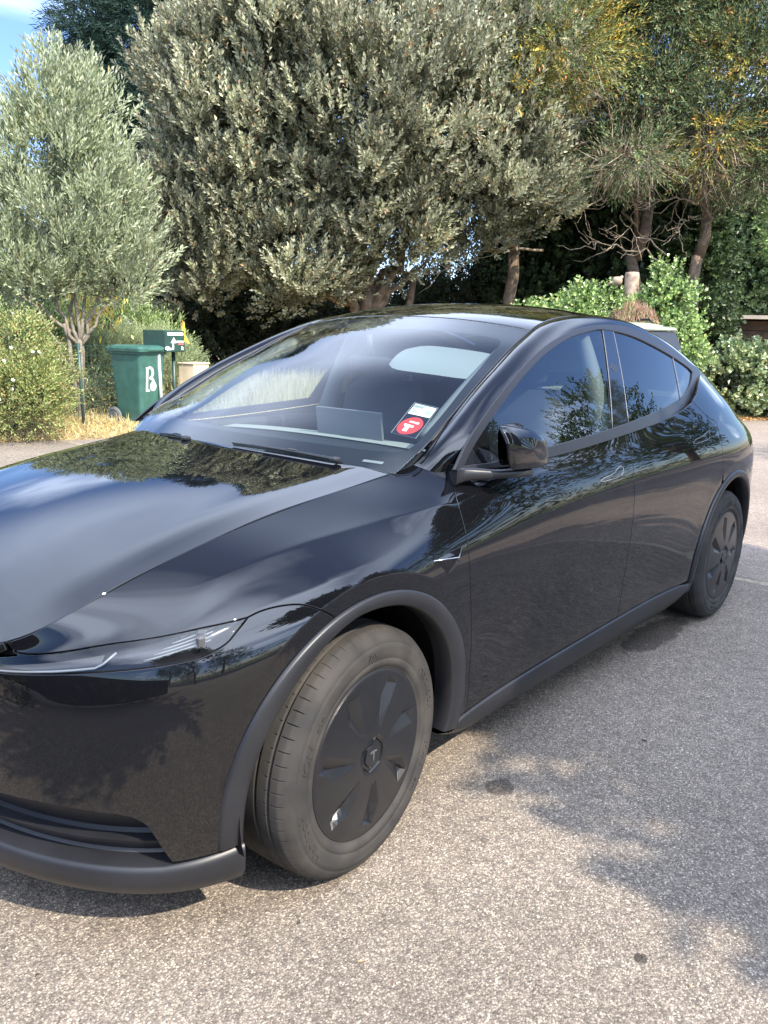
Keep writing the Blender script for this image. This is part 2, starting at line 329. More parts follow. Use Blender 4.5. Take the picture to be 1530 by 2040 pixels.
# ---------- windshield + roof: w = arc parameter (edge x), s = 0 centre .. 1 edge ----------
we = np.array([(.36,.714,1.060),(.46,.731,1.124),(.56,.72,1.175),(.68,.704,1.237),(.805,.687,1.304),(.965,.66,1.377),(1.105,.64,1.44),(1.22,.627,1.485),(1.30,.618,1.515),
      (1.42,.608,1.545),(1.56,.602,1.564),(1.72,.60,1.573),(1.95,.60,1.570),(2.2,.602,1.545),(2.5,.606,1.49),(2.8,.61,1.41),(3.1,.615,1.31),(3.35,.62,1.205),(3.5,.60,1.145)])
weY = spl(we[:, 0], we[:, 1]); weZ = spl(we[:, 0], we[:, 2])
wdx = spl([.36,.7,1.1,1.5,2.0,3.5], [.09,.10,.09,.045,0,0]); wcr = spl([.36,.7,1.2,1.6,2.4,3.5], [.018,.032,.045,.052,.05,.04])
def W(w, s):
    w = np.atleast_1d(np.asarray(w, float)); s = np.atleast_1d(np.asarray(s, float)); a = np.abs(s)
    return np.stack([w-wdx(w)*(1-a**2), -weY(w)*s, weZ(w)+wcr(w)*(1-a**2.3)], 1)
TR = {
 'lampTop': [(-0.892, 7.077), (-0.794, 6.631), (-0.711, 6.476), (-0.637, 6.303), (-0.554, 6.19), (-0.495, 6.139), (-0.429, 6.026), (-0.373, 5.952)],
 'lampBot': [(-0.373, 5.936), (-0.412, 5.581), (-0.436, 5.3), (-0.468, 5.111), (-0.502, 5.005), (-0.545, 4.981), (-0.606, 5.003), (-0.702, 5.106), (-0.799, 5.181), (-0.905, 5.19)],
 'seam': [(-0.373, 5.952), (-0.334, 6.007), (-0.285, 5.919), (-0.239, 5.715), (-0.204, 5.324), (-0.162, 4.758)],
 'doorF': [(0.528, 7.418), (0.466, 6.987), (0.445, 6.541), (0.442, 5.607), (0.437, 4.822), (0.446, 4.111), (0.465, 3.204), (0.484, 2.344), (0.504, 1.299), (0.507, 0.624)],
 'doorB': [(1.644, 7.015), (1.628, 6.153), (1.64, 5.12), (1.642, 4.399), (1.644, 3.64), (1.643, 2.911), (1.638, 2.44), (1.641, 1.794), (1.611, 0.915)],
 'doorR': [(2.463, 7.126), (2.598, 6.764), (2.66, 6.674), (2.666, 6.473), (2.65, 5.853), (2.659, 4.792), (2.674, 4.53)],
 'fTop': [(0.439, 8.0), (0.451, 7.93), (0.459, 7.729), (0.477, 7.584), (0.533, 7.452)],
 'rocker': [(0.457, 0.413), (0.501, 0.765), (0.736, 0.817), (1.085, 0.916), (1.504, 0.946), (2.007, 1.034), (2.389, 0.937)],
 'intake': [(-0.926, 1.662), (-0.813, 1.686), (-0.715, 1.637), (-0.64, 1.549), (-0.616, 1.369), (-0.576, 0.42)],
 'bumpLow': [(-0.576, 0.42), (-0.493, 0.437), (-0.411, 0.483)],
 'handleF': [(1.345, 5.726), (1.358, 5.846), (1.473, 5.89), (1.513, 6.091), (1.55, 6.087), (1.544, 5.86), (1.516, 5.694), (1.357, 5.69)],
 'handleR': [(2.3, 6.165), (2.322, 6.311), (2.446, 6.345), (2.506, 6.402), (2.522, 6.348), (2.492, 6.148), (2.321, 6.117)],
 'lampInner': [(-0.873, 5.756), (-0.711, 5.422), (-0.7, 5.975), (-0.758, 6.179)],
 'cam': [(0.26, 5.026), (0.406, 5.047), (0.323, 4.461)],
 'belt': [(0.528, 7.418), (0.638, 7.264), (0.751, 7.044), (0.902, 6.965), (1.054, 6.938), (1.35, 6.969), (1.648, 7.056), (1.929, 7.116), (2.231, 7.154), (2.393, 7.208), (2.516, 7.291), (2.649, 7.488), (2.838, 7.879)],
 'rearclad': [(2.337, 1.05), (2.387, 2.241), (2.45, 2.992), (2.576, 3.749), (2.692, 4.155)],
}
TG = {
 'trimO': [(0.463, 1.081), (0.556, 1.156), (0.662, 1.218), (0.816, 1.298), (1.031, 1.394), (1.26, 1.469), (1.499, 1.516), (1.749, 1.539), (2.012, 1.537), (2.278, 1.494), (2.504, 1.435), (2.761, 1.356), (2.859, 1.329), (2.747, 1.251), (2.62, 1.199), (2.476, 1.171), (2.28, 1.144), (1.934, 1.118), (1.632, 1.101), (1.324, 1.083), (1.03, 1.07), (0.73, 1.064)],
 'glassI': [(0.504, 1.086), (0.591, 1.15), (0.739, 1.234), (0.923, 1.325), (1.149, 1.416), (1.387, 1.481), (1.631, 1.514), (1.731, 1.52), (1.978, 1.504), (2.234, 1.455), (2.464, 1.401), (2.67, 1.345), (2.707, 1.322), (2.614, 1.268), (2.478, 1.223), (2.377, 1.202), (1.966, 1.163), (1.688, 1.141), (1.516, 1.129), (1.344, 1.119), (1.019, 1.103), (0.654, 1.082)],
 'pilL': [(1.733, 1.516), (1.531, 1.13)],
 'pilR': [(1.835, 1.518), (1.687, 1.139)],
 'cdiv': [(2.48, 1.435), (2.384, 1.201)],
 'sail': [(0.504, 1.086), (0.712, 1.22), (0.654, 1.082)],
 'dot': [(1.729, 1.412)],
}
TW = {
 'band': [(0.44, -0.684), (0.43, -0.287), (0.427, 0.134), (0.438, 0.523), (0.447, 0.826), (0.452, 0.945), (0.473, 0.953), (0.529, 0.944), (0.684, 0.947), (0.977, 0.927), (1.145, 0.916), (1.171, 0.889), (1.17, 0.827), (1.168, 0.634), (1.16, 0.454), (1.145, 0.147)],
 'card': [(0.695, 0.772), (0.687, 0.903), (0.522, 0.921), (0.532, 0.794)],
 'label': [(0.685, 0.78), (0.675, 0.899), (0.629, 0.904), (0.636, 0.786)],
 'disc': [(0.578, 0.851), (0.592, 0.898), (0.534, 0.885), (0.57, 0.792), (0.62, 0.823)],
 'hdr': [(1.293, 1.002), (1.26, 0.691), (1.247, -0.002)],
 'vis': [(0.443, -0.783)],
 'vin': [(0.396, 0.81), (0.398, 0.91)],
 'hoodrear': [(0.374, 0.974), (0.369, 0.76), (0.369, 0.547), (0.36, 0.049), (0.378, -0.73)],
}
HANDLES = [[(1.345, 5.70), (1.352, 5.83), (1.465, 5.88), (1.508, 6.08), (1.552, 6.10), (1.55, 5.87), (1.52, 5.70)], [(2.303, 6.12), (2.318, 6.30), (2.43, 6.335), (2.49, 6.43), (2.525, 6.43), (2.525, 6.24), (2.495, 6.13)]]
# ================= car =================
car = empty('parked_car'); tag(car, 'glossy black electric hatchback SUV with full wheel covers parked on the asphalt', 'car')
def chaikin(P, k=2, closed=False):
    P = np.array(P, float)
    for _ in range(k):
        if closed: Q = np.roll(P, -1, 0); P = np.stack([.75*P+.25*Q, .25*P+.75*Q], 1).reshape(-1, P.shape[1])
        else: P = np.concatenate([P[:1], np.stack([.75*P[:-1]+.25*P[1:], .25*P[:-1]+.75*P[1:]], 1).reshape(-1, P.shape[1]), P[-1:]])
    return P
def densify(P, sc, step=1.0):
    """closed polygon in param space, scaled by sc; insert points so that no edge is longer than step"""
    P = np.array(P, float); out = []
    for i in range(len(P)):
        a, b = P[i], P[(i+1) % len(P)]; d = np.hypot(*((b-a)/sc)); n = max(1, int(math.ceil(d/step)))
        if d < 1e-4: continue
        out += [a+(b-a)*k/n for k in range(n)]
    return np.array(out)
def inside(Q, P):
    x, y = Q[:, 0], Q[:, 1]; r = np.zeros(len(Q), bool); n = len(P)
    for i in range(n):
        x0, y0 = P[i]; x1, y1 = P[(i+1) % n]
        if y0 == y1: continue
        c = ((y0 > y) != (y1 > y)) & (x < (x1-x0)*(y-y0)/(y1-y0)+x0); r ^= c
    return r
def dist_poly(Q, P):
    d = np.full(len(Q), 1e9)
    for i in range(len(P)):
        a, b = P[i], P[(i+1) % len(P)]; ab = b-a; t = np.clip(((Q-a)@ab)/(ab@ab+1e-12), 0, 1); e = Q-a-t[:, None]*ab; d = np.minimum(d, np.hypot(e[:, 0], e[:, 1]))
    return d
def area(P): x, y = P[:, 0], P[:, 1]; return .5*np.sum(x*np.roll(y, -1)-y*np.roll(x, -1))
def patch(name, outline, fn, sc, m, parent, gap=.0028, depth=.012, holes=(), off=0., mirror=True, thick_only=False, ref=(1.3, 0, .6), round_=.0018, crease=()):
    """trimmed piece of a smooth surface, with rolled edges; returns visible-side object"""
    sc = np.array(sc, float); loops = []
    for L in [outline]+list(holes):
        D = densify(L, sc); loops.append(D)
    if area(loops[0]/sc) < 0: loops[0] = loops[0][::-1]
    for i in range(1, len(loops)):
        if area(loops[i]/sc) > 0: loops[i] = loops[i][::-1]
    lo = loops[0].min(0); hi = loops[0].max(0)
    gx = np.arange(lo[0]+sc[0]*.5, hi[0], sc[0]); gy = np.arange(lo[1]+sc[1]*.5, hi[1], sc[1])
    A, B = np.meshgrid(gx, gy); Q = np.stack([A.ravel(), B.ravel()], 1); Qs = Q/sc
    k = inside(Qs, loops[0]/sc)
    for h in loops[1:]: k &= ~inside(Qs, h/sc)
    Q = Q[k]; Qs = Qs[k]; dm = np.full(len(Q), 1e9)
    for h in loops: dm = np.minimum(dm, dist_poly(Qs, h/sc))
    cr = []
    for L in crease:
        L = np.array(L, float); kk = inside(L/sc, loops[0]/sc) & (dist_poly(L/sc, loops[0]/sc) > .25); cr.append(L[kk])
        if kk.any():
            d2 = np.full(len(Q), 1e9)
            for i in range(0, len(L)-1): 
                a_, b_ = L[i]/sc, L[i+1]/sc; ab = b_-a_; t_ = np.clip(((Q/sc-a_)@ab)/(ab@ab+1e-12), 0, 1); e_ = Q/sc-a_-t_[:, None]*ab; d2 = np.minimum(d2, np.hypot(e_[:, 0], e_[:, 1]))
            dm = np.minimum(dm, d2*1.0+.1)
    Q = Q[dm > .55]
    pts = np.concatenate(loops+cr+[Q]); edges = []; s = 0
    for h in loops: edges += [(s+i, s+(i+1) % len(h)) for i in range(len(h))]; s += len(h)
    for h in cr: edges += [(s+i, s+i+1) for i in range(len(h)-1) if np.hypot(*((h[i]-h[i+1])/sc)) < 3]; s += len(h)
    r = delaunay_2d_cdt([tuple(p) for p in (pts/sc)], edges, [], 0, 1e-6)
    vc = np.array([tuple(v) for v in r[0]]); F = np.array([tuple(f) for f in r[2] if len(f) == 3]); orig = r[3]
    cen = vc[F].mean(1); k = inside(cen, loops[0]/sc)
    for h in loops[1:]: k &= ~inside(cen, h/sc)
    F = F[k]; vp = vc*sc
    P = fn(vp[:, 0], vp[:, 1]); du, dv = grads(fn, vp[:, 0], vp[:, 1], 2e-3)
    N = np.cross(du, dv); N /= np.linalg.norm(N, axis=1)[:, None]+1e-12
    sg = np.sign(np.median(((P-np.array(ref))*N).sum(1))) or 1.; N *= sg
    P = P+N*off
    # boundary order
    mp = np.full(len(pts), -1); 
    for i, o in enumerate(orig):
        for j in o:
            if j < len(pts): mp[j] = i
    V = [P.copy()]; NN = [N]; FF = [F if sg > 0 else F[:, ::-1]]; base_n_ = len(P); s = 0
    for h in loops:
        idx = mp[s:s+len(h)]; s += len(h); idx = idx[idx >= 0]
        b = P[idx]; n = N[idx]; t = np.roll(b, -1, 0)-np.roll(b, 1, 0); t /= np.linalg.norm(t, axis=1)[:, None]+1e-9
        o = np.cross(t, n)*sg; o /= np.linalg.norm(o, axis=1)[:, None]+1e-9
        b = b-o*gap; V[0][idx] = b
        r0 = b; r1 = b+o*round_-n*round_; r2 = b+o*round_-n*depth; r1b = r1
        k = len(idx); start = sum(len(v) for v in V)
        V += [r1, r2]; n1 = (n*.35+o); n1 /= np.linalg.norm(n1, axis=1)[:, None]; NN += [n1, o]
        a = idx; c = start+np.arange(k); d = c+k; a2 = np.roll(a, -1); c2 = np.roll(c, -1); d2 = np.roll(d, -1)
        q1 = np.stack([a, c, c2, a2], 1); q2 = np.stack([c, d, d2, c2], 1)
        if sg < 0: q1 = q1[:, ::-1]; q2 = q2[:, ::-1]
        FF += [q1, q2]
    V = np.concatenate(V); NN = np.concatenate(NN)
    # triangles and quads must be grouped
    tri = [f for f in FF if f.shape[1] == 3]; quad = [f for f in FF if f.shape[1] == 4]
    ob = mobj(name, V, [np.concatenate(tri)]+([np.concatenate(quad)] if quad else []), m, parent, normals=NN)
    if mirror:
        Vm = V*np.array([1, -1, 1]); Nm = NN*np.array([1, -1, 1])
        mobj(name, Vm, [np.concatenate(tri)[:, ::-1]]+([np.concatenate(quad)[:, ::-1]] if quad else []), m, parent, normals=Nm)
    return ob
SCS = (.02, .13)      # spacing on the body side (u, row)
def xz2v(x, z, v0=0., v1=8.):
    """row parameter of body height z at station x"""
    x = np.atleast_1d(x); vv = np.linspace(v0, v1, 161); out = []
    for xi, zi in zip(x, np.atleast_1d(z)):
        Z = S(np.full(161, xi), vv, False)[:, 2]; out.append(np.interp(zi, Z, vv))
    return np.array(out)
def arc_uv(cx, r, a0, a1, n=30):
    """arc about a wheel centre in body parameters, angles in degrees, 0 = rearwards, 90 = up"""
    a = np.radians(np.linspace(a0, a1, n)); x = cx+r*np.cos(a); z = .352+r*np.sin(a)
    u = x.copy()
    for _ in range(4):      # near the nose x differs from u
        v = xz2v(u, z); u = u+(x-S(u, v, False)[:, 0])
    return [(p, q) for p, q in zip(u, v)]
A0 = arc_uv(0, .448, 0, 1, 2)
seam = TR['seam']; a_seam = 103.5
shut = [(u, 8.0) for u in np.linspace(.43, -.885, 30)]
lampTop = chaikin([(-.890, 7.9), (-.888, 7.2), (-.868, 6.72), (-.80, 6.50)]+TR['lampTop'][2:], 2)
lampBot = chaikin(TR['lampBot'], 2)
doorF = chaikin([(.528, 7.45)]+TR['doorF'][1:-1]+[(.507, .62)], 1)
fTop = chaikin([(.445, 8.0)]+TR['fTop'][1:-1]+[(.528, 7.45)], 2)
seam_c = chaikin(seam[:-1]+[(-.150, 4.62)], 2)
archF = arc_uv(0, .448, 110, -8, 50)
crF = [arc_uv(0, R1-.001, 160, -4, 70), arc_uv(0, R1+.005, 160, -4, 70)]; crR = [arc_uv(2.89, R1-.001, 184, -4, 70), arc_uv(2.89, R1+.005, 184, -4, 70)]
fender = list(shut)+list(lampTop)+list(seam_c)[1:]+[p for p in archF if p[0] > -.148]
fender += [(.447, 1.5), (.447, .72), (.500, .70)]+[tuple(p) for p in doorF[::-1][1:]]+[tuple(p) for p in fTop[::-1][1:-1]]
cl = np.linspace(-.58, .44, 60)
patch('fender', fender, S, SCS, MAT['paint'], car, crease=crF+[[(u, float(crest(u))+k) for u in cl] for k in (-.10, -.035, 0, .035, .10)])
archFb = arc_uv(0, .448, 192, 110, 34)
intake = [(-1.35, 1.60), (-1.12, 1.62)]+list(chaikin([(-.926, 1.663), (-.813, 1.687), (-.715, 1.64), (-.66, 1.60), (-.635, 1.50), (-.616, 1.33), (-.576, .40)], 1))
bump = [tuple(p) for p in lampBot]+[(-1.02, 5.08), (-1.12, 5.0), (-1.35, 4.99)]+[tuple(p) for p in intake]+[(-.493, .42), (-.412, .45)]
bump += [p for p in archFb if p[1] > .5 and p[0] < -.16]+[(-.150, 4.62)]+[tuple(p) for p in seam_c[::-1][1:-1]]
patch('front_bumper', bump, S, SCS, MAT['paint'], car, crease=crF)
def hood_edge(u): return S(np.atleast_1d(u), np.full(np.size(u), 8.0))
nose = [(-1.349, 5.02), (-1.06, 5.05), (-1.05, 5.15), (-1.02, 5.8), (-1.0, 6.45), (-.93, 6.62), (-.898, 7.1), (-.898, 7.96), (-1.349, 7.96)]
patch('nose_panel', nose, S, SCS, MAT['gloss_black'], car)
lamp = [tuple(p) for p in lampTop[6:]]+[tuple(p) for p in lampBot[1:]]+[(-1.0, 5.13), (-1.04, 5.22), (-1.01, 5.8), (-.99, 6.40), (-.925, 6.58), (-.875, 6.68)]
lens = patch('headlight', lamp, S, (.015, .1), MAT['lens'], car, off=.001, gap=.003, depth=.004)
# doors
doorB = [(1.642, v) for v in np.linspace(7.06, .93, 30)]; doorB[0] = (1.646, 7.06)
belt = chaikin(TR['belt'], 1)
low = lambda u: float(np.interp(u, [.5, .74, 1.09, 1.5, 2.0, 2.39], [.70, .80, .88, .93, .98, .93]))
fd = [tuple(p) for p in doorF]+[(u, low(u)) for u in np.linspace(.55, 1.6, 12)]+doorB[::-1]+[tuple(p) for p in belt[::-1] if .55 < p[0] < 1.63]
patch('front_door', fd, S, SCS, MAT['paint'], car, holes=[HANDLES[0]])
archR = [p for p in arc_uv(2.89, .448, 186, 100, 40)]
dR = chaikin([(2.463, 7.25)]+TR['doorR'][1:-1]+[(2.672, 4.45)], 1)
rd = [p for p in doorB]+[(u, low(u)) for u in np.linspace(1.66, 2.38, 9)]+[(2.42, .95), (2.435, 1.1)]+[p for p in archR if p[0] < 2.665 and p[1] > 1.15]
rd += [tuple(p) for p in dR[::-1]]+[tuple(p) for p in belt[::-1] if 1.66 < p[0] < 2.44]
patch('rear_door', rd, S, SCS, MAT['paint'], car, holes=[HANDLES[1]], crease=crR)
archR2 = [p for p in arc_uv(2.89, .448, 118, -8, 50) if p[0] > 2.69]
beltR = [tuple(p) for p in belt if p[0] > 2.49]
quarter = [tuple(p) for p in dR]+archR2[:1]
quarter = [tuple(p) for p in dR]+[(2.68, 4.40)]+[p for p in archR2 if p[1] > 1.2]+[(3.36, 1.2), (3.5, 1.2), (3.52, 3.6), (3.50, 5.4), (3.47, 6.5), (3.50, 8.0)]+[(u, 8.0) for u in np.linspace(3.42, 2.88, 14)]+beltR[::-1]
patch('quarter_panel', quarter, S, SCS, MAT['paint'], car, crease=crR)
patch('rear_bumper', [(3.505, 1.2), (4.35, 1.2), (4.35, 4.6), (3.515, 4.6), (3.522, 3.6)], S, (.03, .15), MAT['paint'], car)
patch('tail_light', [(3.505, 5.45), (4.2, 5.75), (4.2, 6.25), (3.475, 6.5)], S, (.02, .13), MAT['red_lens'], car)
patch('tailgate', [(3.52, 4.63), (4.35, 4.63), (4.35, 8), (3.50, 8), (3.48, 6.55), (4.22, 6.3), (4.22, 5.7), (3.515, 5.4)], S, (.03, .13), MAT['paint'], car)
# inner shell behind the gaps
def shell():
    fnS = lambda a, b: S(a, b)
    au = np.arange(-1.35, 4.34, .03); av = np.arange(.3, 8.0, .16); A, B = np.meshgrid(au, av, indexing='ij')
    P = fnS(A.ravel(), B.ravel()); gu, gv = grads(fnS, A.ravel(), B.ravel()); N = np.cross(gu, gv); N /= np.linalg.norm(N, axis=1)[:, None]; N *= np.sign(((P-[1.3, 0, .6])*N).sum(1))[:, None]
    P = P-N*.022; nu, nv = len(au), len(av); V = P; F = []
    dist = np.minimum(np.hypot(V[:, 0], V[:, 2]-.352), np.hypot(V[:, 0]-2.89, V[:, 2]-.352)); bz = np.interp(A.ravel(), [.44, .54, 1.05, 1.65, 2.23, 2.5, 2.85], [8, 7.35, 6.9, 7.0, 7.1, 7.2, 7.9]); inl = (A.ravel() > .5) & (A.ravel() < 2.86) & (B.ravel() > bz-.12)
    lampm = (A.ravel() < -.33) & (B.ravel() > 4.75) & (B.ravel() < 6.6); intk = (A.ravel() < -.55) & (B.ravel() < 1.9)
    for i in range(nu-1):
        for j in range(nv-1):
            q = (i*nv+j, i*nv+j+1, (i+1)*nv+j+1, (i+1)*nv+j)
            if all(dist[k] > .43 for k in q) and not any(inl[k] or lampm[k] or intk[k] for k in q): F.append(q)
    mobj('inner_shell', V, F, MAT['matte_black'], car); mobj('inner_shell', V*[1, -1, 1], [f[::-1] for f in F], MAT['matte_black'], car)
shell()
# hood
sh = [S(u, 8.0)[0] for u in np.linspace(.385, -.885, 40)]
hx = np.array([(p[0], p[1]) for p in sh]+[tuple(hood_edge(u)[0][:2]) for u in (-.90, -.95, -1.0, -1.08, -1.16, -1.25, -1.345)])
hx_full = [tuple(p) for p in hx]+[(x, -y) for x, y in hx[::-1]]+[(.285+.105*(y/.7)**2, y) for y in np.linspace(.66, -.66, 18)]
# lift hood edge onto the fender line
_q = np.array(sh); _pz = np.polyfit(_q[:, 0], _q[:, 2], 6); _py = np.polyfit(_q[:, 0], -_q[:, 1], 6)
def Hf(x, y):
    x = np.atleast_1d(np.asarray(x, float)); y = np.asarray(y, float)+0*x; xc = np.clip(x, -.77, .40); ze = np.polyval(_pz, xc); ye = np.polyval(_py, xc)
    # nose: the front edge drops slightly ahead of the corner
    ze = ze-np.clip(-.77-x, 0, .2)*.55; q = np.clip(np.abs(y)/ye, 0, 1.15)
    cr = np.interp(x, [-.86, -.8, -.6, -.2, .2, .45], [.004, .012, .028, .040, .034, .028]); cr = cr
    return np.stack([x, y, ze+spl([-.9, -.8, -.6, -.3, 0, .2, .5], [.014, .020, .031, .040, .040, .036, .030])(x)*(1-q**2.3)+.004*np.exp(-((q-.84)/.10)**2)*np.clip((x+.8)/.4, 0, 1)], 1)
patch('hood', hx_full, Hf, (.03, .03), MAT['paint'], car, mirror=False)
# windshield, roof glass, rear window
def rect(w0, w1, s=.992, n=14): return [(w, -s) for w in np.linspace(w0, w1, n)]+[(w1, q) for q in np.linspace(-s, s, 13)[1:-1]]+[(w, s) for w in np.linspace(w1, w0, n)]+[(w0, q) for q in np.linspace(s, -s, 13)[1:-1]]
patch('windshield', rect(.362, 1.268), W, (.03, .05), MAT['windshield'], car, mirror=False, depth=.004, gap=.001)
bd = [(.428, -.90), (.432, .90)]
inner = list(chaikin([(.452, -.90), (.436, -.82), (.430, -.5), (.427, 0), (.430, .5), (.436, .82), (.450, .925), (.50, .946), (.70, .946), (.98, .930), (1.13, .916), (1.165, .88), (1.168, .6), (1.158, .3), (1.15, 0), (1.158, -.3), (1.168, -.6), (1.165, -.88), (1.13, -.916), (.98, -.930), (.70, -.946), (.50, -.946)], 2, True))
patch('windshield_border', rect(.366, 1.262, .985), W, (.03, .05), MAT['frit'], car, mirror=False, off=-.006, depth=.001, holes=[inner])
patch('roof_glass', rect(1.274, 2.56), W, (.04, .06), MAT['roof_glass'], car, mirror=False)
patch('rear_window', rect(2.57, 3.25), W, (.04, .06), MAT['privacy_glass'], car, mirror=False)
patch('trunk_lid', rect(3.26, 3.49), W, (.03, .06), MAT['paint'], car, mirror=False)
sp_ = MB()
for s in np.linspace(-.85, .85, 13): pass
a = np.linspace(-.9, .9, 25); prof = [(0, 0), (.05, .018), (.115, .030), (.12, .022), (.06, -.005), (.0, -.02)]
V = []
for s in a:
    p = W(3.40, s)[0]
    for dx_, dz_ in prof: V.append(p+[dx_*(1-.3*s**4), 0, dz_*(1-.5*s**6)])
sp_.grid(np.array(V), 25, 6); sp_.build('rear_spoiler', MAT['gloss_black'], car, smooth=True)
# ---- side windows ----
def keep(L, idx): return [p for i, p in enumerate(L) for _ in range(3 if i in idx else 1)]
to = chaikin(keep(TG['trimO'], (0, 12)), 3, True); gi = chaikin(keep(TG['glassI'], (0, 12, 21)), 3, True)
# keep the pointed rear and front corners
patch('window_trim', to, G, (.03, .03), MAT['satin_trim'], car, off=.0035, gap=0, depth=.010, holes=[gi], round_=.002)
giP = [tuple(p) for p in gi]
def clipx(poly, f, keep):
    """Sutherland-Hodgman clip of (x,z) polygon by sign of f"""
    out = []; n = len(poly)
    for i in range(n):
        a, b = np.array(poly[i]), np.array(poly[(i+1) % n]); fa, fb = f(a)*keep, f(b)*keep
        if fa >= 0: out.append(tuple(a))
        if (fa >= 0) != (fb >= 0): t = fa/(fa-fb); out.append(tuple(a+(b-a)*t))
    return out
def line(p, q): (x0, z0), (x1, z1) = p, q; return lambda P: P[0]-(x0+(x1-x0)*(P[1]-z0)/(z1-z0))
lL = line(*TG['pilL']); lR = line(*TG['pilR']); lC = line(*TG['cdiv']); lS = line((.712, 1.30), (.656, 1.08))
fg = clipx(clipx(giP, lL, -1), lS, 1); pil = clipx(clipx(giP, lL, 1), lR, -1); rg = clipx(clipx(giP, lR, 1), lC, -1); qg = clipx(giP, lC, 1); sail = clipx(giP, lS, -1)
patch('side_window', fg, G, (.04, .04), MAT['side_glass'], car, off=-.004, gap=0, depth=.003)
patch('pillar_cover', pil, G, (.04, .04), MAT['gloss_black'], car, off=.0, gap=.002, depth=.006)
patch('side_window', rg, G, (.04, .04), MAT['privacy_glass'], car, off=-.004, gap=.002, depth=.003)
patch('quarter_window', qg, G, (.04, .04), MAT['privacy_glass'], car, off=-.004, gap=.002, depth=.003)
patch('mirror_sail', sail, G, (.03, .03), MAT['gloss_black'], car, off=-.002, gap=.001, depth=.004)
dt = [(TG['dot'][0][0]+.03*math.cos(t)-.02, TG['dot'][0][1]-.05+.017*math.sin(t)) for t in np.linspace(0, 2*np.pi, 20)[:-1]]
patch('pillar_camera', dt, G, (.02, .02), MAT['screen'], car, off=.0012, gap=0, depth=.001)
for a_, c_, sh_ in ((TG['pilR'][0], TG['pilR'][1], .003), (TG['cdiv'][0], TG['cdiv'][1], 0), (TG['pilL'][0], TG['pilL'][1], -.002)):
    for sd in (1, -1):
        t = np.linspace(0, 1, 12); P = G(a_[0]+(c_[0]-a_[0])*t+sh_, a_[1]+(c_[1]-a_[1])*t)*[1, sd, 1]+[0, .001*sd, 0]; g1 = MB(); g1.tube(P, .0016, 6); g1.build('window_divider', MAT['seam_line'], car, smooth=True)
# ---- A pillar and cant rail ----
def resample(P, n, w=None):
    P = np.array(P, float); d = np.r_[0, np.cumsum(np.linalg.norm(np.diff(P, axis=0), axis=1))]; t = np.linspace(0, d[-1], n) if w is None else w*d[-1]
    return np.stack([np.interp(t, d, P[:, k]) for k in range(3)], 1)
win = W(np.linspace(.392, 3.49, 160), np.full(160, 1.0))          # edge at -y
tO = np.array(TG['trimO'][:13]); tOc = chaikin(tO, 2); k0 = tOc[:, 0] > .53
outP = np.concatenate([G(tOc[k0][:, 0], tOc[k0][:, 1]), S(np.linspace(2.91, 3.48, 14), np.full(14, 8.0))])
outP = np.concatenate([S(.53, 7.46), outP])
n = 220; wa = np.linspace(0, 1, n); I_ = resample(win, n); O_ = resample(outP, n)
from_s = np.array([1, 4, 6, 4, 1])/16.
def smooth(P, k=6):
    for _ in range(k):
        Q = np.concatenate([2*P[:1]-P[2:0:-1], P, 2*P[-1:]-P[-2:-4:-1]]); P = sum(c*Q[i:i+n] for i, c in enumerate(from_s))
    return P
O_ = smooth(O_, 8); I_ = smooth(I_, 4)
m = 13; V = []; NNn = []
Tm = np.gradient(I_+O_, axis=0); Dm = O_-I_; nrm = np.cross(Dm, Tm); nrm /= np.linalg.norm(nrm, axis=1)[:, None]; nrm *= np.sign((nrm*((I_+O_)/2-[1.3, 0, .9])).sum(1))[:, None]
wid = np.linalg.norm(Dm, axis=1); bul = np.interp(wa, [0, .08, .3, .55, .75, .9, 1], [.20, .34, .38, .36, .28, .18, .12])
rows = []
for t in np.linspace(0, 1, m):
    c = (I_+O_)/2+nrm*(wid*bul)[:, None]*1.0
    rows.append(I_*(1-t)**2+c*2*t*(1-t)+O_*t*t)
R_ = np.array(rows).transpose(1, 0, 2)   # n, m, 3
ft = resample(S(*np.array([tuple(p) for p in fTop]).T), m); bl = np.clip(1-np.arange(n)/26., 0, 1)**1.6; R_ += bl[:, None, None]*(ft[None]-R_[0][None])
gu = np.gradient(R_, axis=0); gv = np.gradient(R_, axis=1); N_ = np.cross(gu, gv); N_ /= np.linalg.norm(N_, axis=2)[:, :, None]+1e-9; N_ *= np.sign((N_*(R_-[1.3, 0, .9])).sum(2))[:, :, None]
R_[:, 0] += (R_[:, 1]-R_[:, 0])*.10*(1-bl)[:, None]
Vr = np.concatenate([R_.reshape(-1, 3), R_[:, 0]-N_[:, 0]*.02, R_[:, -1]-N_[:, -1]*.012]); Nr = np.concatenate([N_.reshape(-1, 3), N_[:, 0], N_[:, -1]])
F = [(i*m+j, (i+1)*m+j, (i+1)*m+j+1, i*m+j+1) for i in range(n-1) for j in range(m-1)]
F += [(n*m+i, n*m+i+1, (i+1)*m, i*m) for i in range(n-1)]+[(n*m+n+i, i*m+m-1, (i+1)*m+m-1, n*m+n+i+1) for i in range(n-1)]
F = np.array(F)
f0 = Vr[F[0]]; fn_ = np.cross(f0[1]-f0[0], f0[2]-f0[0])
if fn_@Nr[F[0][0]] < 0: F = F[:, ::-1]
mobj('roof_rail', Vr, F, MAT['paint'], car, normals=Nr); mobj('roof_rail', Vr*[1, -1, 1], F[:, ::-1], MAT['paint'], car, normals=Nr*[1, -1, 1])
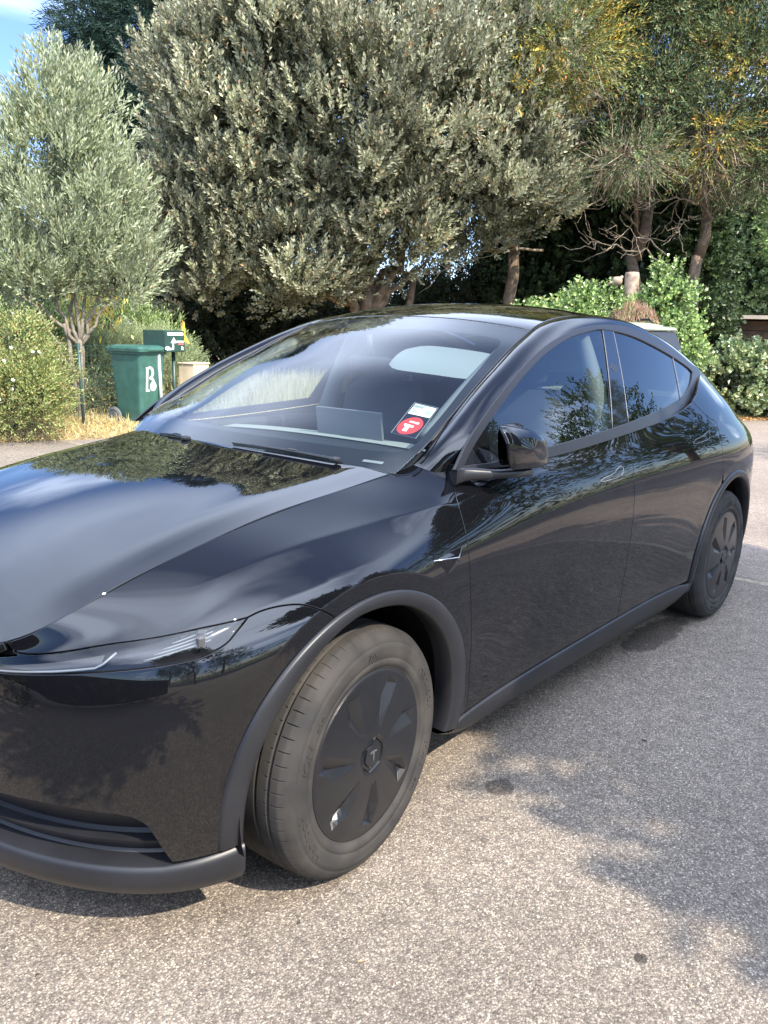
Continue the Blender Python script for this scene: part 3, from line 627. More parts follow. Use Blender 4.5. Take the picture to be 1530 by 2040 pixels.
# seam between windshield and pillar: a slim bright-edged gasket
g1 = MB(); g1.tube(W(np.linspace(.44, 1.3, 60), np.full(60, .997))+[0, 0, .001], .0028, 6); g1.build('windshield_gasket', MAT['satin_trim'], car, smooth=True)
g1 = MB(); g1.tube((W(np.linspace(.44, 1.3, 60), np.full(60, .997))+[0, 0, .001])*[1, -1, 1], .0028, 6); g1.build('windshield_gasket', MAT['satin_trim'], car, smooth=True)
# ---- wheel arch cladding ----
def cladding(cx, a0, a1, ins, side, tail=None):
    a = np.radians(np.linspace(a0, a1, 70)); ro = np.full(70, .468); ri = np.interp(np.degrees(a), *ins)
    def body(r):
        x = cx+r*np.cos(a); z = .352+r*np.sin(a); u = x.copy()
        for _ in range(4): v = xz2v(u, np.maximum(z, .215)); u = u+(x-S(u, v, False)[:, 0])
        P = S(u, v); P[:, 2] = z; return P
    B0 = body(ro); B1 = body(ro-.006); B2 = body((ro+ri)/2); B3 = body(ri+.006); B4 = body(ri)
    o = np.array([0, -1, 0])
    rows = [B0-o*.008, B0+o*.006, B1+o*.010, B2+o*.012, B3+o*.009, B4+o*.003, B4-o*.035, B4-o*.06]
    V = np.array(rows).transpose(1, 0, 2)*[1, side, 1]; b = MB(); b.grid(V.reshape(-1, 3), 70, 8, flip=(side < 0))
    b.build('arch_cladding', MAT['black_plastic'], car, smooth=True)
insF = ([-12, 20, 45, 75, 100, 130, 160, 200], [.385, .392, .408, .425, .432, .416, .410, .410])
for sd in (1, -1):
    cladding(0, 190, -12, insF, sd); cladding(2.89, 194, -12, ([-12, 45, 90, 150, 194], [.42, .425, .43, .43, .425]), sd)
# arch liners
for cx in (0, 2.89):
    for sd in (1, -1):
        b = MB(); a = np.radians(np.linspace(-14, 194, 40)); V = []
        for t in a:
            for y, r in ((-.915, .428), (-.80, .432), (-.56, .432), (-.56, .1)): V.append((cx+r*math.cos(t), y*sd, max(.352+r*math.sin(t), .16)))
        b.grid(np.array(V), 40, 4); b.build('arch_liner', MAT['matte_black'], car, smooth=False)
# ---- sill cladding ----
for sd in (1, -1):
    us = np.r_[np.linspace(.44, .56, 8), np.linspace(.62, 2.25, 30), np.linspace(2.29, 2.46, 10)]
    lo_ = np.array([low(max(u, .5)) for u in us]); top = S(us, lo_)
    top[:, 2] += np.interp(us, [.44, .5, 2.3, 2.39, 2.46], [-.012, 0, 0, -.01, -.012]); b = MB(); V = []
    yo = np.interp(us, [.44, .5, 2.39, 2.46], [-.006, -.008, -.008, -.004]); bot = np.interp(us, [.44, .50, .58, 2.2, 2.38, 2.46], [.215, .19, .175, .175, .19, .215])
    for (x, y, z), dy_, bz in zip(top, yo, bot): V += [(x, y+.012, z-.001), (x, y+dy_+.003, z-.002), (x, y+dy_, z-.008), (x, y+dy_+.012, (z+bz)/2), (x, y+.035, bz+.012), (x, y+.06, bz), (x, -.55, bz)]
    V = np.array(V)*[1, sd, 1]; b.grid(V, len(us), 7, flip=(sd > 0)); b.build('sill_cladding', MAT['black_plastic'], car, smooth=True)
# ---- front lip, intake ----
def plan_curve(z, inset, us): x, y = base(us); nx, ny = base_n(us); return np.stack([x-inset*nx, -(y-inset*ny), np.full(len(us), z)], 1)
uu = np.r_[np.linspace(-1.35, -.62, 40), np.linspace(-.60, -.405, 14)]
def rowz(z, ins): 
    z = np.broadcast_to(z, uu.shape); ins = np.broadcast_to(ins, uu.shape); x, y = base(uu); nx, ny = base_n(uu)
    return np.stack([x-ins*nx, -(y-ins*ny), z], 1)
zt = np.interp(uu, [-1.35, -.60, -.56, -.41], [.250, .250, .254, .268]); 
rows = [rowz(.285, .17), rowz(zt+.004, .075), rowz(zt, np.interp(uu, [-1.35, -.62, -.57, -.4], [.035, .035, .036, .036])), rowz(zt-.004, .027), rowz(zt-.02, .022), rowz(.20, .024), rowz(.17, .042), rowz(.155, .062), rowz(.150, .10), rowz(.17, .5)]
rows[-1][:, 1] = np.minimum(rows[-1][:, 1], 0); rows[-1][:, 0] = np.maximum(rows[-1][:, 0], -.5)
V = np.array(rows).transpose(1, 0, 2); b = MB(); b.grid(V.reshape(-1, 3), len(uu), 10, flip=True); Vm = V*[1, -1, 1]; b.grid(Vm.reshape(-1, 3), len(uu), 10)
# blunt rear end of the lip
e = V[-1]; b.add(np.r_[e[1:8], [e[8]]], [tuple(range(8))]); em = Vm[-1]; b.add(np.r_[em[1:8], [em[8]]], [tuple(range(7, -1, -1))])
b.build('front_lip', MAT['black_plastic'], car, smooth=True)
uu = np.linspace(-1.35, -.57, 44)
rows = [rowz(.413, .012), rowz(.392, .03), rowz(.375, .055), rowz(.325, .075), rowz(.315, .07), rowz(.310, .045), rowz(.300, .05), rowz(.262, .085), rowz(.245, .07)]
V = np.array(rows).transpose(1, 0, 2); b = MB(); b.grid(V.reshape(-1, 3), len(uu), 9, flip=True); b.grid((V*[1, -1, 1]).reshape(-1, 3), len(uu), 9); b.build('intake_duct', MAT['black_plastic'], car, smooth=False)
# ---- headlight internals ----
for sd in (1, -1):
    dn = MB(); au = np.linspace(-1.03, -.38, 40); av = np.linspace(4.95, 6.25, 8); V = []
    for u in au:
        vm = np.interp(u, [-1.03, -.8, -.5, -.38], [5.65, 5.7, 5.55, 5.8]); hw = np.interp(u, [-1.03, -.8, -.5, -.42, -.36], [.62, .66, .62, .42, .15])
        for q, dp in zip(np.linspace(-1, 1, 7), (.004, .030, .040, .042, .040, .030, .004)):
            P = S(u, vm+q*hw)[0]; nx, ny = base_n(u); V.append((P[0]+dp*nx[0]*-1*.9, P[1]+dp*ny[0]*.9, P[2]-dp*.25))
    dn.grid(np.array(V)*[1, sd, 1], 40, 7, flip=sd > 0); house = dn.build('lamp_housing', MAT['lamp_dark'], car, smooth=True)
    def on(u, v, d):
        P = S(u, v)[0]; nx, ny = base_n(u); return np.array((P[0]-d*nx[0], (P[1]+d*ny[0])*1.0, P[2]-.3*d))*[1, sd, 1]
    b = MB()          # grey light-guide blade with pale rim
    poly = [(-1.0, 5.32), (-.715, 5.35), (-.70, 5.88), (-.80, 5.92), (-.97, 5.8)]
    V = []; nn_ = 16
    for i, u in enumerate(np.linspace(-1.0, -.705, nn_)):
        vt = np.interp(u, [-1.0, -.7], [5.80, 5.90]); vb = np.interp(u, [-1.0, -.7], [5.33, 5.30])
        V += [on(u, vb, .020), on(u, vb, .012), on(u, (vt+vb)/2, .016), on(u, vt, .022)]
    b.grid(np.array(V), nn_, 4, flip=sd > 0); b.build('light_guide', MAT['lamp_grey'], house, smooth=True)
    b = MB(); b.tube([on(u, 5.30, .008) for u in np.linspace(-1.0, -.715, 14)]+[on(-.700, 5.45, .008), on(-.678, 5.92, .010)], .0028, 6); b.build('light_rim', MAT['lamp_white'], house, smooth=True)
    b = MB()
    for k in range(5): b.tube([on(u, 5.35+.13*k+(u+.6)*1.6, .012+.004*k) for u in np.linspace(-.62+.02*k, -.47+.006*k, 8)], .0016, 5)
    b.build('reflector_fin', MAT['lamp_white'], house, smooth=True)
    b = MB(); c = on(-.655, 5.9, .02); a = np.linspace(0, 2*np.pi, 20, endpoint=False)
    b.box(on(-.49, 5.75, .02), (.07, .02, .03), rotz(.9*sd), bev=.006); b.build('lamp_module', MAT['lamp_grey'], house)
# ---- wheels ----
def tyre_mesh():
    prof = [(.228, .100), (.236, .112), (.243, .1185), (.2465, .1195), (.2475, .1215), (.256, .1245), (.268, .1263), (.2688, .1252), (.2705, .1266), (.285, .1278), (.300, .1276), (.312, .1262), (.3128, .1248), (.3142, .1252), (.324, .1215), (.3325, .1155), (.339, .108), (.3445, .099)]
    crown = lambda y: .3535-.0065*(abs(y)/.098)**3
    ys = [.095, .090, .084, .078, .0735, .0715, .0700, .0640, .0625, .0600, .050, .040, .0330, .0315, .0300, .0240, .0225, .0210, .010, 0]
    prof += [(crown(y), y) for y in ys]; full = prof+[(r, -y) for r, y in prof[-2::-1]]
    full = np.array(full); n = 64; cell = np.array([0, .10, .25, .5, .75, .865, .88, .89, .96, .97]); a = (np.arange(n)[:, None]+cell[None]).ravel()/n*2*np.pi
    fr = np.tile(cell, n); V = []
    Rr, Yy = full[:, 0], full[:, 1]; A, Rg = np.meshgrid(a, Rr, indexing='ij'); Fr, Yg_ = np.meshgrid(fr, Yy, indexing='ij')
    ay = np.abs(Yg_); dep = np.zeros_like(Rg)
    tread = Rg > .343
    groove = ((ay > .0635) & (ay < .0705)) | ((ay > .0235) & (ay < .0305)); dep[groove & tread] = .0075
    sipe = ((Fr > .885) & (Fr < .965)) & (ay > .0745) & (ay < .1) & tread; dep[sipe] = .0075
    sipe2 = ((Fr > .885) & (Fr < .965)) & (((ay > .052) & (ay < .062))) & tread; dep[sipe2] = .005
    Rg2 = Rg-dep; X = Rg2*np.cos(A); Z = Rg2*np.sin(A)
    # sipes on the shoulders run slightly slanted
    V = np.stack([X, -Yg_, Z], 2).reshape(-1, 3); nu, nv = len(a), len(full); i = np.arange(nu)[:, None]; j = np.arange(nv-1)[None]
    F = np.stack([i*nv+j, i*nv+j+1, ((i+1) % nu)*nv+j+1, ((i+1) % nu)*nv+j], -1).reshape(-1, 4)
    return V, F
def text_polys(txt, size, extrude=.0, shear=0., bold=0.):
    cu = bpy.data.curves.new('t', 'FONT'); cu.body = txt; cu.size = size; cu.extrude = extrude; cu.shear = shear; cu.offset = bold; cu.resolution_u = 3; cu.align_x = 'CENTER'; cu.align_y = 'CENTER'
    o = bpy.data.objects.new('t', cu); C.objects.link(o); dg = bpy.context.evaluated_depsgraph_get(); dg.update(); me = o.evaluated_get(dg).to_mesh()
    V = np.array([v.co[:] for v in me.vertices]); F = [tuple(p.vertices) for p in me.polygons]; o.evaluated_get(dg).to_mesh_clear(); bpy.data.objects.remove(o); bpy.data.curves.remove(cu); return V, F
def ring_text(txt, size, rad, ang, ysurf, squash=1.0, shear=0.):
    V, F = text_polys(txt, size, .0020, shear); r = rad+V[:, 1]; t = ang-V[:, 0]*squash/rad     # reads clockwise seen from outside (-y)
    # outside view: x right (rearwards), z up -> angle measured from +x to +z ; clockwise = decreasing
    y = -(ysurf(r)+V[:, 2]*1.0); return np.stack([r*np.cos(t), y, r*np.sin(t)], 1), F
def sidewall(r): return np.interp(r, [.243, .256, .285, .300, .312, .324, .3325], [.1195, .1245, .1278, .1276, .1262, .1215, .1155])
TV, TF = tyre_mesh()
rb = math.radians
for t_, s_, rr_, an_ in (('Hankook', .034, .293, rb(206)), ('iON', .034, .287, rb(163)), ('evo', .026, .287, rb(141)), ('Hankook', .034, .293, rb(26)), ('iON', .034, .287, rb(-17)), ('evo', .026, .287, rb(-39)), ('255/45 R19', .016, .262, rb(75)), ('ZA', .022, .290, rb(84))):
    pass
def tyre_full():
    b = MB(); b.add(TV, TF)
    for t_, s_, rr_, an_, sh_ in (('Hankook', .036, .292, 204, 0), ('iON', .034, .288, 160, .2), ('evo', .024, .288, 141, .3), ('Hankook', .036, .292, 22, 0), ('iON', .034, .288, -22, .2), ('evo', .024, .288, -41, .3), ('ZA', .022, .290, 92, 0)):
        V, F = ring_text(t_, s_, rr_, rb(an_), sidewall, 1.25, sh_); b.add(V, F)
    return b
tme = None
def cover_full():
    n = 7; R = .243; nodes = []; edges_ = []; hts = {}
    def dome(x, z): r = np.hypot(x, z); return .012*(1-(r/R)**2)-.012*np.clip((r-.231)/.012, 0, 1)**2
    def add(p, dh): nodes.append(p); hts[len(nodes)-1] = dh; return len(nodes)-1
    def ring(r, k, dh, off=0): 
        ids = [add((r*math.cos(2*math.pi*(i+off)/k), r*math.sin(2*math.pi*(i+off)/k)), dh) for i in range(k)]; edges_.extend((ids[i], ids[(i+1) % k]) for i in range(k)); return ids
    ring(.243, 140, 0); ring(.239, 120, 0); ring(.234, 110, 0); ring(.230, 100, 0)
    pol = lambda r, a: (r*math.cos(a), r*math.sin(a))
    for k in range(n):
        a = 2*math.pi*k/n+.30
        I = add(pol(.082, a+.13), 0); A = add(pol(.168, a+.165), 0); B = add(pol(.222, a-.02), 0); D = add(pol(.205, a-.235), 0); E = add(pol(.150, a-.20), 0); J = add(pol(.078, a-.10), 0)
        v0 = add(pol(.100, a+.02), -.006); v1 = add(pol(.200, a-.055), -.017); v2 = add(pol(.160, a+.0), -.015)
        for q in ((I, A), (A, B), (B, D), (D, E), (E, J), (J, I), (v0, v2), (v2, v1), (I, v0), (J, v0), (B, v1), (D, v1), (A, v2), (E, v2)): edges_.append(q)
    for r_, dh in ((.050, 0), (.0465, -.005), (.0385, -.005), (.036, .001)): ring(r_, 6, dh, .25)
    base_ct = len(nodes)
    for r_ in np.arange(.02, .228, .013):
        k = max(6, int(2*math.pi*r_/.013))
        for i in range(k): nodes.append((r_*math.cos(2*math.pi*i/k+.1), r_*math.sin(2*math.pi*i/k+.1)))
    r = delaunay_2d_cdt([Vector(p) for p in nodes], edges_, [], 0, 1e-7)
    P = np.array([tuple(v) for v in r[0]]); F = [tuple(f) for f in r[2]]; dh = np.full(len(P), np.nan)
    for i, o in enumerate(r[3]):
        for j in o:
            if j in hts: dh[i] = hts[j]
    # free nodes: inside a blade pocket or the cap groove take the plane of their surroundings
    keepn = ~np.isnan(dh); 
    for i in np.where(~keepn)[0]:
        x, z = P[i]; rr = math.hypot(x, z)
        if rr < .036: dh[i] = .001
        elif rr < .05: dh[i] = 0 if rr > .047 else -.005
        else:
            ang = (math.atan2(z, x)-.30) % (2*math.pi/n); ang = ang-2*math.pi/n if ang > math.pi/n else ang
            q = np.array([[rr*math.cos(ang), rr*math.sin(ang)]]); pts = [pol(.082, .13), pol(.168, .165), pol(.222, -.02), pol(.205, -.235), pol(.150, -.20), pol(.078, -.10)]
            dh[i] = 0
            for tri in (((.082, .13, 0), (.168, .165, 0), (.100, .02, -.006)), ((.168, .165, 0), (.160, 0, -.015), (.100, .02, -.006)), ((.168, .165, 0), (.222, -.02, 0), (.160, 0, -.015)), ((.222, -.02, 0), (.200, -.055, -.017), (.160, 0, -.015)), ((.222, -.02, 0), (.205, -.235, 0), (.200, -.055, -.017)), ((.205, -.235, 0), (.150, -.2, 0), (.160, 0, -.015)), ((.205, -.235, 0), (.160, 0, -.015), (.200, -.055, -.017)), ((.150, -.2, 0), (.078, -.10, 0), (.100, .02, -.006)), ((.150, -.2, 0), (.100, .02, -.006), (.160, 0, -.015)), ((.082, .13, 0), (.100, .02, -.006), (.078, -.10, 0))):
                T = np.array([pol(t[0], t[1]) for t in tri]); M_ = np.array([T[1]-T[0], T[2]-T[0]]).T
                l = np.linalg.solve(M_, q[0]-T[0])
                if l.min() > -1e-6 and l.sum() < 1+1e-6: dh[i] = tri[0][2]+l[0]*(tri[1][2]-tri[0][2])+l[1]*(tri[2][2]-tri[0][2]); break
    Y = -(.118+dome(P[:, 0], P[:, 1])+dh); b = MB(); b.add(np.c_[P[:, 0], Y, P[:, 1]], F)
    a = np.linspace(0, 2*np.pi, 141)[:-1]; V = np.array([(r_*math.cos(t), -y_, r_*math.sin(t)) for t in a for r_, y_ in ((.243, .106), (.2445, .100), (.2445, .085))]); b.grid(V, 140, 3, closeu=True)
    # T-shaped emblem on the cap
    sh_ = [(-.016, .012), (-.006, .0145), (.006, .0145), (.016, .012), (.014, .008), (.004, .0095), (.0015, -.016), (-.0015, -.016), (-.004, .0095), (-.014, .008)]
    b.prism(sh_, 0, .0025, lambda P: np.c_[P[:, 0], -(.1297+P[:, 2]), P[:, 1]], m=1)
    return b
from math import cos, sin
tyre_me = cov_me = rim_me = None
for cx, sd, steer in ((0, 1, .09), (2.89, 1, 0), (0, -1, .09), (2.89, -1, 0)):
    wb = MB(); a = np.linspace(0, 2*np.pi, 48, endpoint=False); V = []
    if rim_me is None:
        rb_ = MB(); pr = [(.20, -.10), (.225, -.112), (.238, -.112), (.228, -.09), (.215, 0), (.215, .06), (.23, .10), (.2405, .1165), (.238, .119), (.22, .112), (.12, .095), (.03, .09)]
        rb_.grid(np.array([(r*cos(t), -y, r*sin(t)) for t in a for r, y in pr]), 48, len(pr), closeu=True)
        rim = rb_.build('wheel', MAT['black_plastic'], car, smooth=True); rim_me = rim.data
        ty = tyre_full().build('tyre', MAT['rubber'], rim, smooth=True); tyre_me = ty.data
        # smooth only the round parts: keep groove edges crisp
        cv = cover_full().build('wheel_cover', [MAT['wheel_cover'], MAT['lamp_grey']], rim, smooth=False); cov_me = cv.data
    else:
        rim = obj_from(rim_me, 'wheel', car); ty = obj_from(tyre_me, 'tyre', rim); cv = obj_from(cov_me, 'wheel_cover', rim)
    rim.location = (cx, -.818*sd, .3525); rim.rotation_euler = (0, rb(24*cx), (steer if sd > 0 else steer+math.pi))
    rim.rotation_mode = 'ZYX' if False else 'XYZ'
# ---- mirrors ----
def mirror(sd):     # folded against the door
    ol = chaikin([(.552, 1.195), (.556, 1.211), (.572, 1.216), (.614, 1.215), (.69, 1.203), (.764, 1.180), (.803, 1.155), (.828, 1.120), (.850, 1.088), (.853, 1.076), (.842, 1.068), (.80, 1.067), (.719, 1.071), (.61, 1.078), (.575, 1.084), (.562, 1.12)], 2, True)
    c = np.array([.70, 1.135]); n_ = len(ol)
    secs = [(-.992, .0), (-.992, .55), (-.990, .80), (-.985, .91), (-.976, .97), (-.960, 1.0), (-.935, 1.0), (-.905, .98), (-.888, .94), (-.884, .88), (-.892, .84)]
    secs = [(-.992+(y_+.992)*.62, k_) for y_, k_ in secs]
    def ring(y, k):
        P = c+(ol-c)*k; yy = y+np.zeros(n_)
        if y < -.95: yy += np.clip((P[:, 1]-1.155)/.06, 0, 1)**1.3*.030+np.clip((P[:, 0]-.70)/.15, 0, 1)**2*.022+np.clip((.60-P[:, 0])/.05, 0, 1)**2*.012
        return np.stack([P[:, 0]+np.clip(.74-P[:, 0], 0, 1)*.85*np.clip((y+.980)/.055, 0, 1), yy*sd, P[:, 1]], 1)
    V = np.concatenate([ring(y, k) for y, k in secs]); ns = len(secs); up = MB(); lw = MB(); Fu = []; Fl = []
    zs = lambda x: 1.158-.05*(x-.70)*0
    for i in range(ns-1):
        for j in range(n_):
            f = (i*n_+j, i*n_+(j+1) % n_, (i+1)*n_+(j+1) % n_, (i+1)*n_+j)
            if sd > 0: f = f[::-1]
            (Fu if V[list(f), 2].mean() > 1.160 else Fl).append(f)
    up.add(V, Fu); lw.add(V, Fl)
    root = lw.build('wing_mirror', MAT['paint'], car, smooth=True); up.build('mirror_cap', MAT['paint'], root, smooth=True)
    b = MB(); P = c+(ol-c)*.84; b.add(np.stack([P[:, 0], np.full(n_, -.932*sd), P[:, 1]], 1), [tuple(range(n_))]); b.build('mirror_glass', MAT['chrome'], root)
    arm = MB(); st = [(.495, .826, 1.058, .075, .062), (.52, .846, 1.061, .056, .046), (.545, .872, 1.062, .042, .036), (.59, .908, 1.060, .034, .028), (.65, .943, 1.059, .030, .025), (.70, .963, 1.059, .029, .024), (.722, .970, 1.059, .029, .024), (.724, .970, 1.059, .026, .021)]
    V = []; m_ = 16; t = np.linspace(0, 2*np.pi, m_, endpoint=False)
    for x, y, z, lx, lz in st:
        V += [(x+.35*lx*np.sign(cos(q))*abs(cos(q))**.5, (-y+.5*lx*np.sign(cos(q))*abs(cos(q))**.5)*sd, z+lz*.5*np.sign(sin(q))*abs(sin(q))**.5) for q in t]
    V = np.array(V); F = [(i*m_+j, i*m_+(j+1) % m_, (i+1)*m_+(j+1) % m_, (i+1)*m_+j) for i in range(len(st)-1) for j in range(m_)]+[tuple(range(m_)), tuple(range((len(st)-1)*m_, len(st)*m_))]
    arm.add(V, F); arm.build('mirror_arm', MAT['satin_trim'], root, smooth=True)
mirror(1)
# ---- side camera blade on the fender ----
for sd in (1, -1):
    A_, B_, C_, D_ = [S(*p)[0]*[1, sd, 1] for p in ((.255, 5.03), (.406, 5.06), (.318, 4.44), (.352, 4.90))]; E_ = S(.375, 4.6)[0]*[1, sd, 1]
    D_ += [0, -.022*sd, .0]; E_ += [0, -.004*sd, 0]
    b = MB(); b.add([A_, B_, C_, D_, E_], [(0, 3, 1), (0, 2, 3), (3, 4, 1), (3, 2, 4)] if sd > 0 else [(0, 1, 3), (0, 3, 2), (3, 1, 4), (3, 4, 2)]); b.build('side_camera', MAT['gloss_black'], car)
    b = MB(); b.tube([A_+[0, -.001*sd, 0], (A_+D_)/2+[0, -.001*sd, .001], D_+[0, -.001*sd, .001], B_+[0, -.001*sd, 0]], [.0012, .002, .0022, .001], 6); b.build('camera_edge', MAT['chrome'], car, smooth=True)
# ---- door handles ----
for pts in HANDLES:
    patch('door_handle', pts, S, (.02, .1), MAT['paint'], car, gap=.0030, depth=.006, off=.0015)
    hp = chaikin(pts, 1, True); hp = densify(hp, np.array([.02, .1])); P = S(hp[:, 0], hp[:, 1])+[0, -.0005, 0]; P = np.concatenate([P, P[:1]])
    for sd in (1, -1): b = MB(); b.tube(P*[1, sd, 1], .0011, 5, cap=False); b.build('handle_edge', MAT['lamp_white'], car, smooth=True)
# ---- cowl, wipers ----
b = MB(); V = []
ys = np.linspace(-.69, .69, 40)
for y in ys:
    q = (y/.7)**2; xe = .285+.105*q; z = Hf(np.array([min(xe, .39)]), np.array([y*.9]))[0, 2]
    V += [(xe-.03, y, z-.02), (xe+.004, y, z-.008), (xe+.05, y, z-.012), (xe+.16, y, z+.03)]
b.grid(np.array(V), 40, 4, flip=True); b.build('cowl_panel', MAT['black_plastic'], car, smooth=False)
for s0, s1, wv in ((.05, .70, .370), (-.60, -.30, .358)):
    b = MB(); ss = np.linspace(s0, s1, 16); P = W(wv+.005*np.sin((ss-s0)/(s1-s0)*3.1), ss)+[0, 0, .006]; b.tube(P, np.linspace(.0035, .0025, 16), 6)
    b.tube(P[5:]+[-.008, 0, .001], np.linspace(.004, .006, 11), 6); b.box(P[9]+[-.003, 0, .005], (.014, .035, .006), bev=.0015); b.box(P[-1]+[-.012, 0, .002], (.03, .03, .014), bev=.004)
    b.build('wiper', MAT['satin_trim'], car, smooth=False)
# vehicle plate behind the glass, parking sticker holder
patch('number_strip', [(.389, .80), (.396, .80), (.398, .893), (.391, .893)], W, (.01, .02), MAT['lamp_white'], car, mirror=False, off=-.003, gap=0, depth=.001)
card = [(.695, .775), (.687, .903), (.522, .921), (.532, .794)]
patch('sticker_holder', card, W, (.02, .02), MAT['lens'], car, mirror=False, off=-.008, gap=0, depth=.0015)
b = MB(); P = [W(a, s)[0]-[0, 0, .008] for a, s in card+card[:1]]; b.tube(P, .0012, 5); b.build('holder_edge', MAT['lamp_white'], car)
patch('white_label', [(.687, .785), (.679, .897), (.630, .902), (.637, .790)], W, (.01, .01), MAT['white_paper'], car, mirror=False, off=-.0068, gap=0, depth=.0005)
dc = [(.576+.044*cos(t), .850+.053*sin(t)) for t in np.linspace(0, 2*np.pi, 40)[:-1]]
patch('red_disc', dc, W, (.01, .01), MAT['red_print'], car, mirror=False, off=-.0066, gap=0, depth=.0005)
for q in ([(.600, .833), (.596, .880), (.588, .881), (.592, .834)], [(.583, .820), (.577, .868), (.568, .870), (.574, .822)], [(.572, .832), (.570, .852), (.546, .855), (.548, .835)]):
    patch('white_print', q, W, (.01, .01), MAT['white_paper'], car, mirror=False, off=-.0060, gap=0, depth=.0002)
for q in ([(.655, .80), (.653, .822), (.644, .823), (.646, .801)], [(.662, .866), (.658, .892), (.640, .894), (.645, .868)], [(.68, .79), (.678, .85), (.675, .85), (.677, .79)], [(.672, .79), (.670, .84), (.667, .84), (.669, .79)], [(.597, .838), (.596, .848), (.591, .848), (.592, .838)], [(.596, .852), (.595, .866), (.590, .866), (.591, .852)]):
    patch('grey_print', q, W, (.01, .01), MAT['grey_print'], car, mirror=False, off=-.0056, gap=0, depth=.0002)
# ---- cabin ----
b = MB(); V = []
for y in np.linspace(-.72, .72, 25):
    q = (y/.72)**2
    for x, z in ((.40, 1.0), (.52, 1.02), (.68, 1.035), (.86, 1.05), (.955, 1.05), (.965, .90), (.92, .70)): V.append((x, y, z-.012*q))
b.grid(np.array(V), 25, 7, flip=True); b.build('dashboard', MAT['interior_dark'], car, smooth=True)
b = MB(); b.grid(np.array([(x-.06*(y/.72)**4, y, 1.052+dz-.012*(y/.72)**2) for y in np.linspace(-.70, .70, 20) for x, dz in ((.87, .004), (.945, .010), (.965, .006), (.968, -.02))]), 20, 4, flip=True); b.build('dash_trim', MAT['light_trim'], car, smooth=True)
b = MB(); b.box((.925, 0, 1.065), (.016, .355, .205), roty(-.12), bev=.005); b.build('touch_screen', MAT['screen'], car)
b = MB(); b.box((.921, 0, 1.065), (.012, .365, .215), roty(-.12), bev=.002); b.build('screen_bezel', MAT['interior_grey'], car)
sw = MB(); a = np.linspace(0, 2*np.pi, 41); R3 = roty(.42)
sw.tube([R3@np.array([0, .185*cos(t), .17*sin(t)])+[1.12, -.37, .94] for t in a], .015, 8, cap=False); sw.box((1.11, -.37, .93), (.04, .15, .11), R3, bev=.015); sw.box((1.115, -.37, .93), (.015, .34, .03), R3, bev=.005); sw.build('steering_wheel', MAT['interior_dark'], car, smooth=True)
def seat(y, x):
    b = MB(); b.box((x-.25, y, .62), (.54, .52, .17), bev=.06); st = b.build('car_seat', MAT['seat_fabric'], car, smooth=True)
    b = MB(); b.box((x+.10, y, .95), (.15, .50, .62), roty(.22), bev=.06); b.build('backrest', MAT['seat_fabric'], st, smooth=True)
    b = MB(); b.box((x+.20, y, 1.345), (.10, .27, .17), roty(.12), bev=.04); b.build('headrest', MAT['seat_fabric'], st, smooth=True)
seat(-.37, 1.42); seat(.37, 1.42); seat(-.37, 2.32); seat(.37, 2.32)
b = MB(); b.box((1.3, 0, .45), (2.5, 1.55, .06)); b.box((.9, 0, .62), (.9, .25, .22), bev=.05); b.build('cabin_floor', MAT['interior_dark'], car)
for sd in (1, -1):
    b = MB()
    b.box((1.5, -.80*sd, .80), (2.0, .06, .52), bev=.02); b.build('door_lining', MAT['interior_dark'], car)
    b = MB(); zz = np.linspace(1.05, 1.50, 10); P = [(1.60+.10*(z-1.05), -(.80-.30*(z-1.08)-.2*(z-1.08)**2)*sd, z) for z in zz]; b.tube(P, np.linspace(.05, .028, 10), 10); b.build('pillar_lining', MAT['light_trim'], car, smooth=True)
    b = MB(); P = [(p[0]+.03, p[1]*.94, p[2]-.035) for p in W(np.linspace(.55, 1.3, 20), np.full(20, sd*.97))]; b.tube(P, .035, 8); b.build('inner_pillar', MAT['interior_grey'], car, smooth=True)
b = MB(); V = [(x, y, z) for x, z in ((1.22, 1.50), (1.6, 1.535), (2.4, 1.50)) for y in (-.5, .5)]; b.grid(np.array(V), 3, 2); b.build('headliner', MAT['interior_grey'], car)
def onw(a, s, d): 
    return W(a, s)[0]+[.5*d, 0, -.86*d]
b = MB(); V = []; nvv = 14
for s in np.linspace(.33, .93, nvv):
    e = 1-.35*max(0, (abs(s-.63)/.30))**6
    for t in np.linspace(-1, 1, 9): a_ = 1.045+.10*t*e-.02; V.append(onw(a_, s, .045+.012*t*t))
b.grid(np.array(V), nvv, 9); b.build('sun_visor', MAT['visor'], car, smooth=True)
b = MB(); b.box(W(1.04, 0)[0]+[.10, 0, -.10], (.03, .24, .065), roty(-.2), bev=.012); b.tube([W(1.10, 0)[0]+[.02, 0, -.01], W(1.04, 0)[0]+[.10, 0, -.08]], .012, 8); b.build('rear_view_mirror', MAT['interior_dark'], car, smooth=True)
# underbody
b = MB(); b.box((1.45, 0, .26), (2.1, 1.55, .14)); b.box((1.55, 0, .28), (3.9, 1.0, .10)); b.build('underbody', MAT['matte_black'], car)
b = MB(); x, y = base(np.linspace(3.4, 4.35, 20)); 
V = []
for i in range(20): V += [(x[i]-.02, -y[i]*.985, .36), (x[i]-.02, -y[i]*.98, .27), (x[i]-.08, -y[i]*.95, .20)]
V = np.array(V); b.grid(V, 20, 3); b.grid(V*[1, -1, 1], 20, 3, flip=True); b.build('rear_valance', MAT['black_plastic'], car, smooth=True)
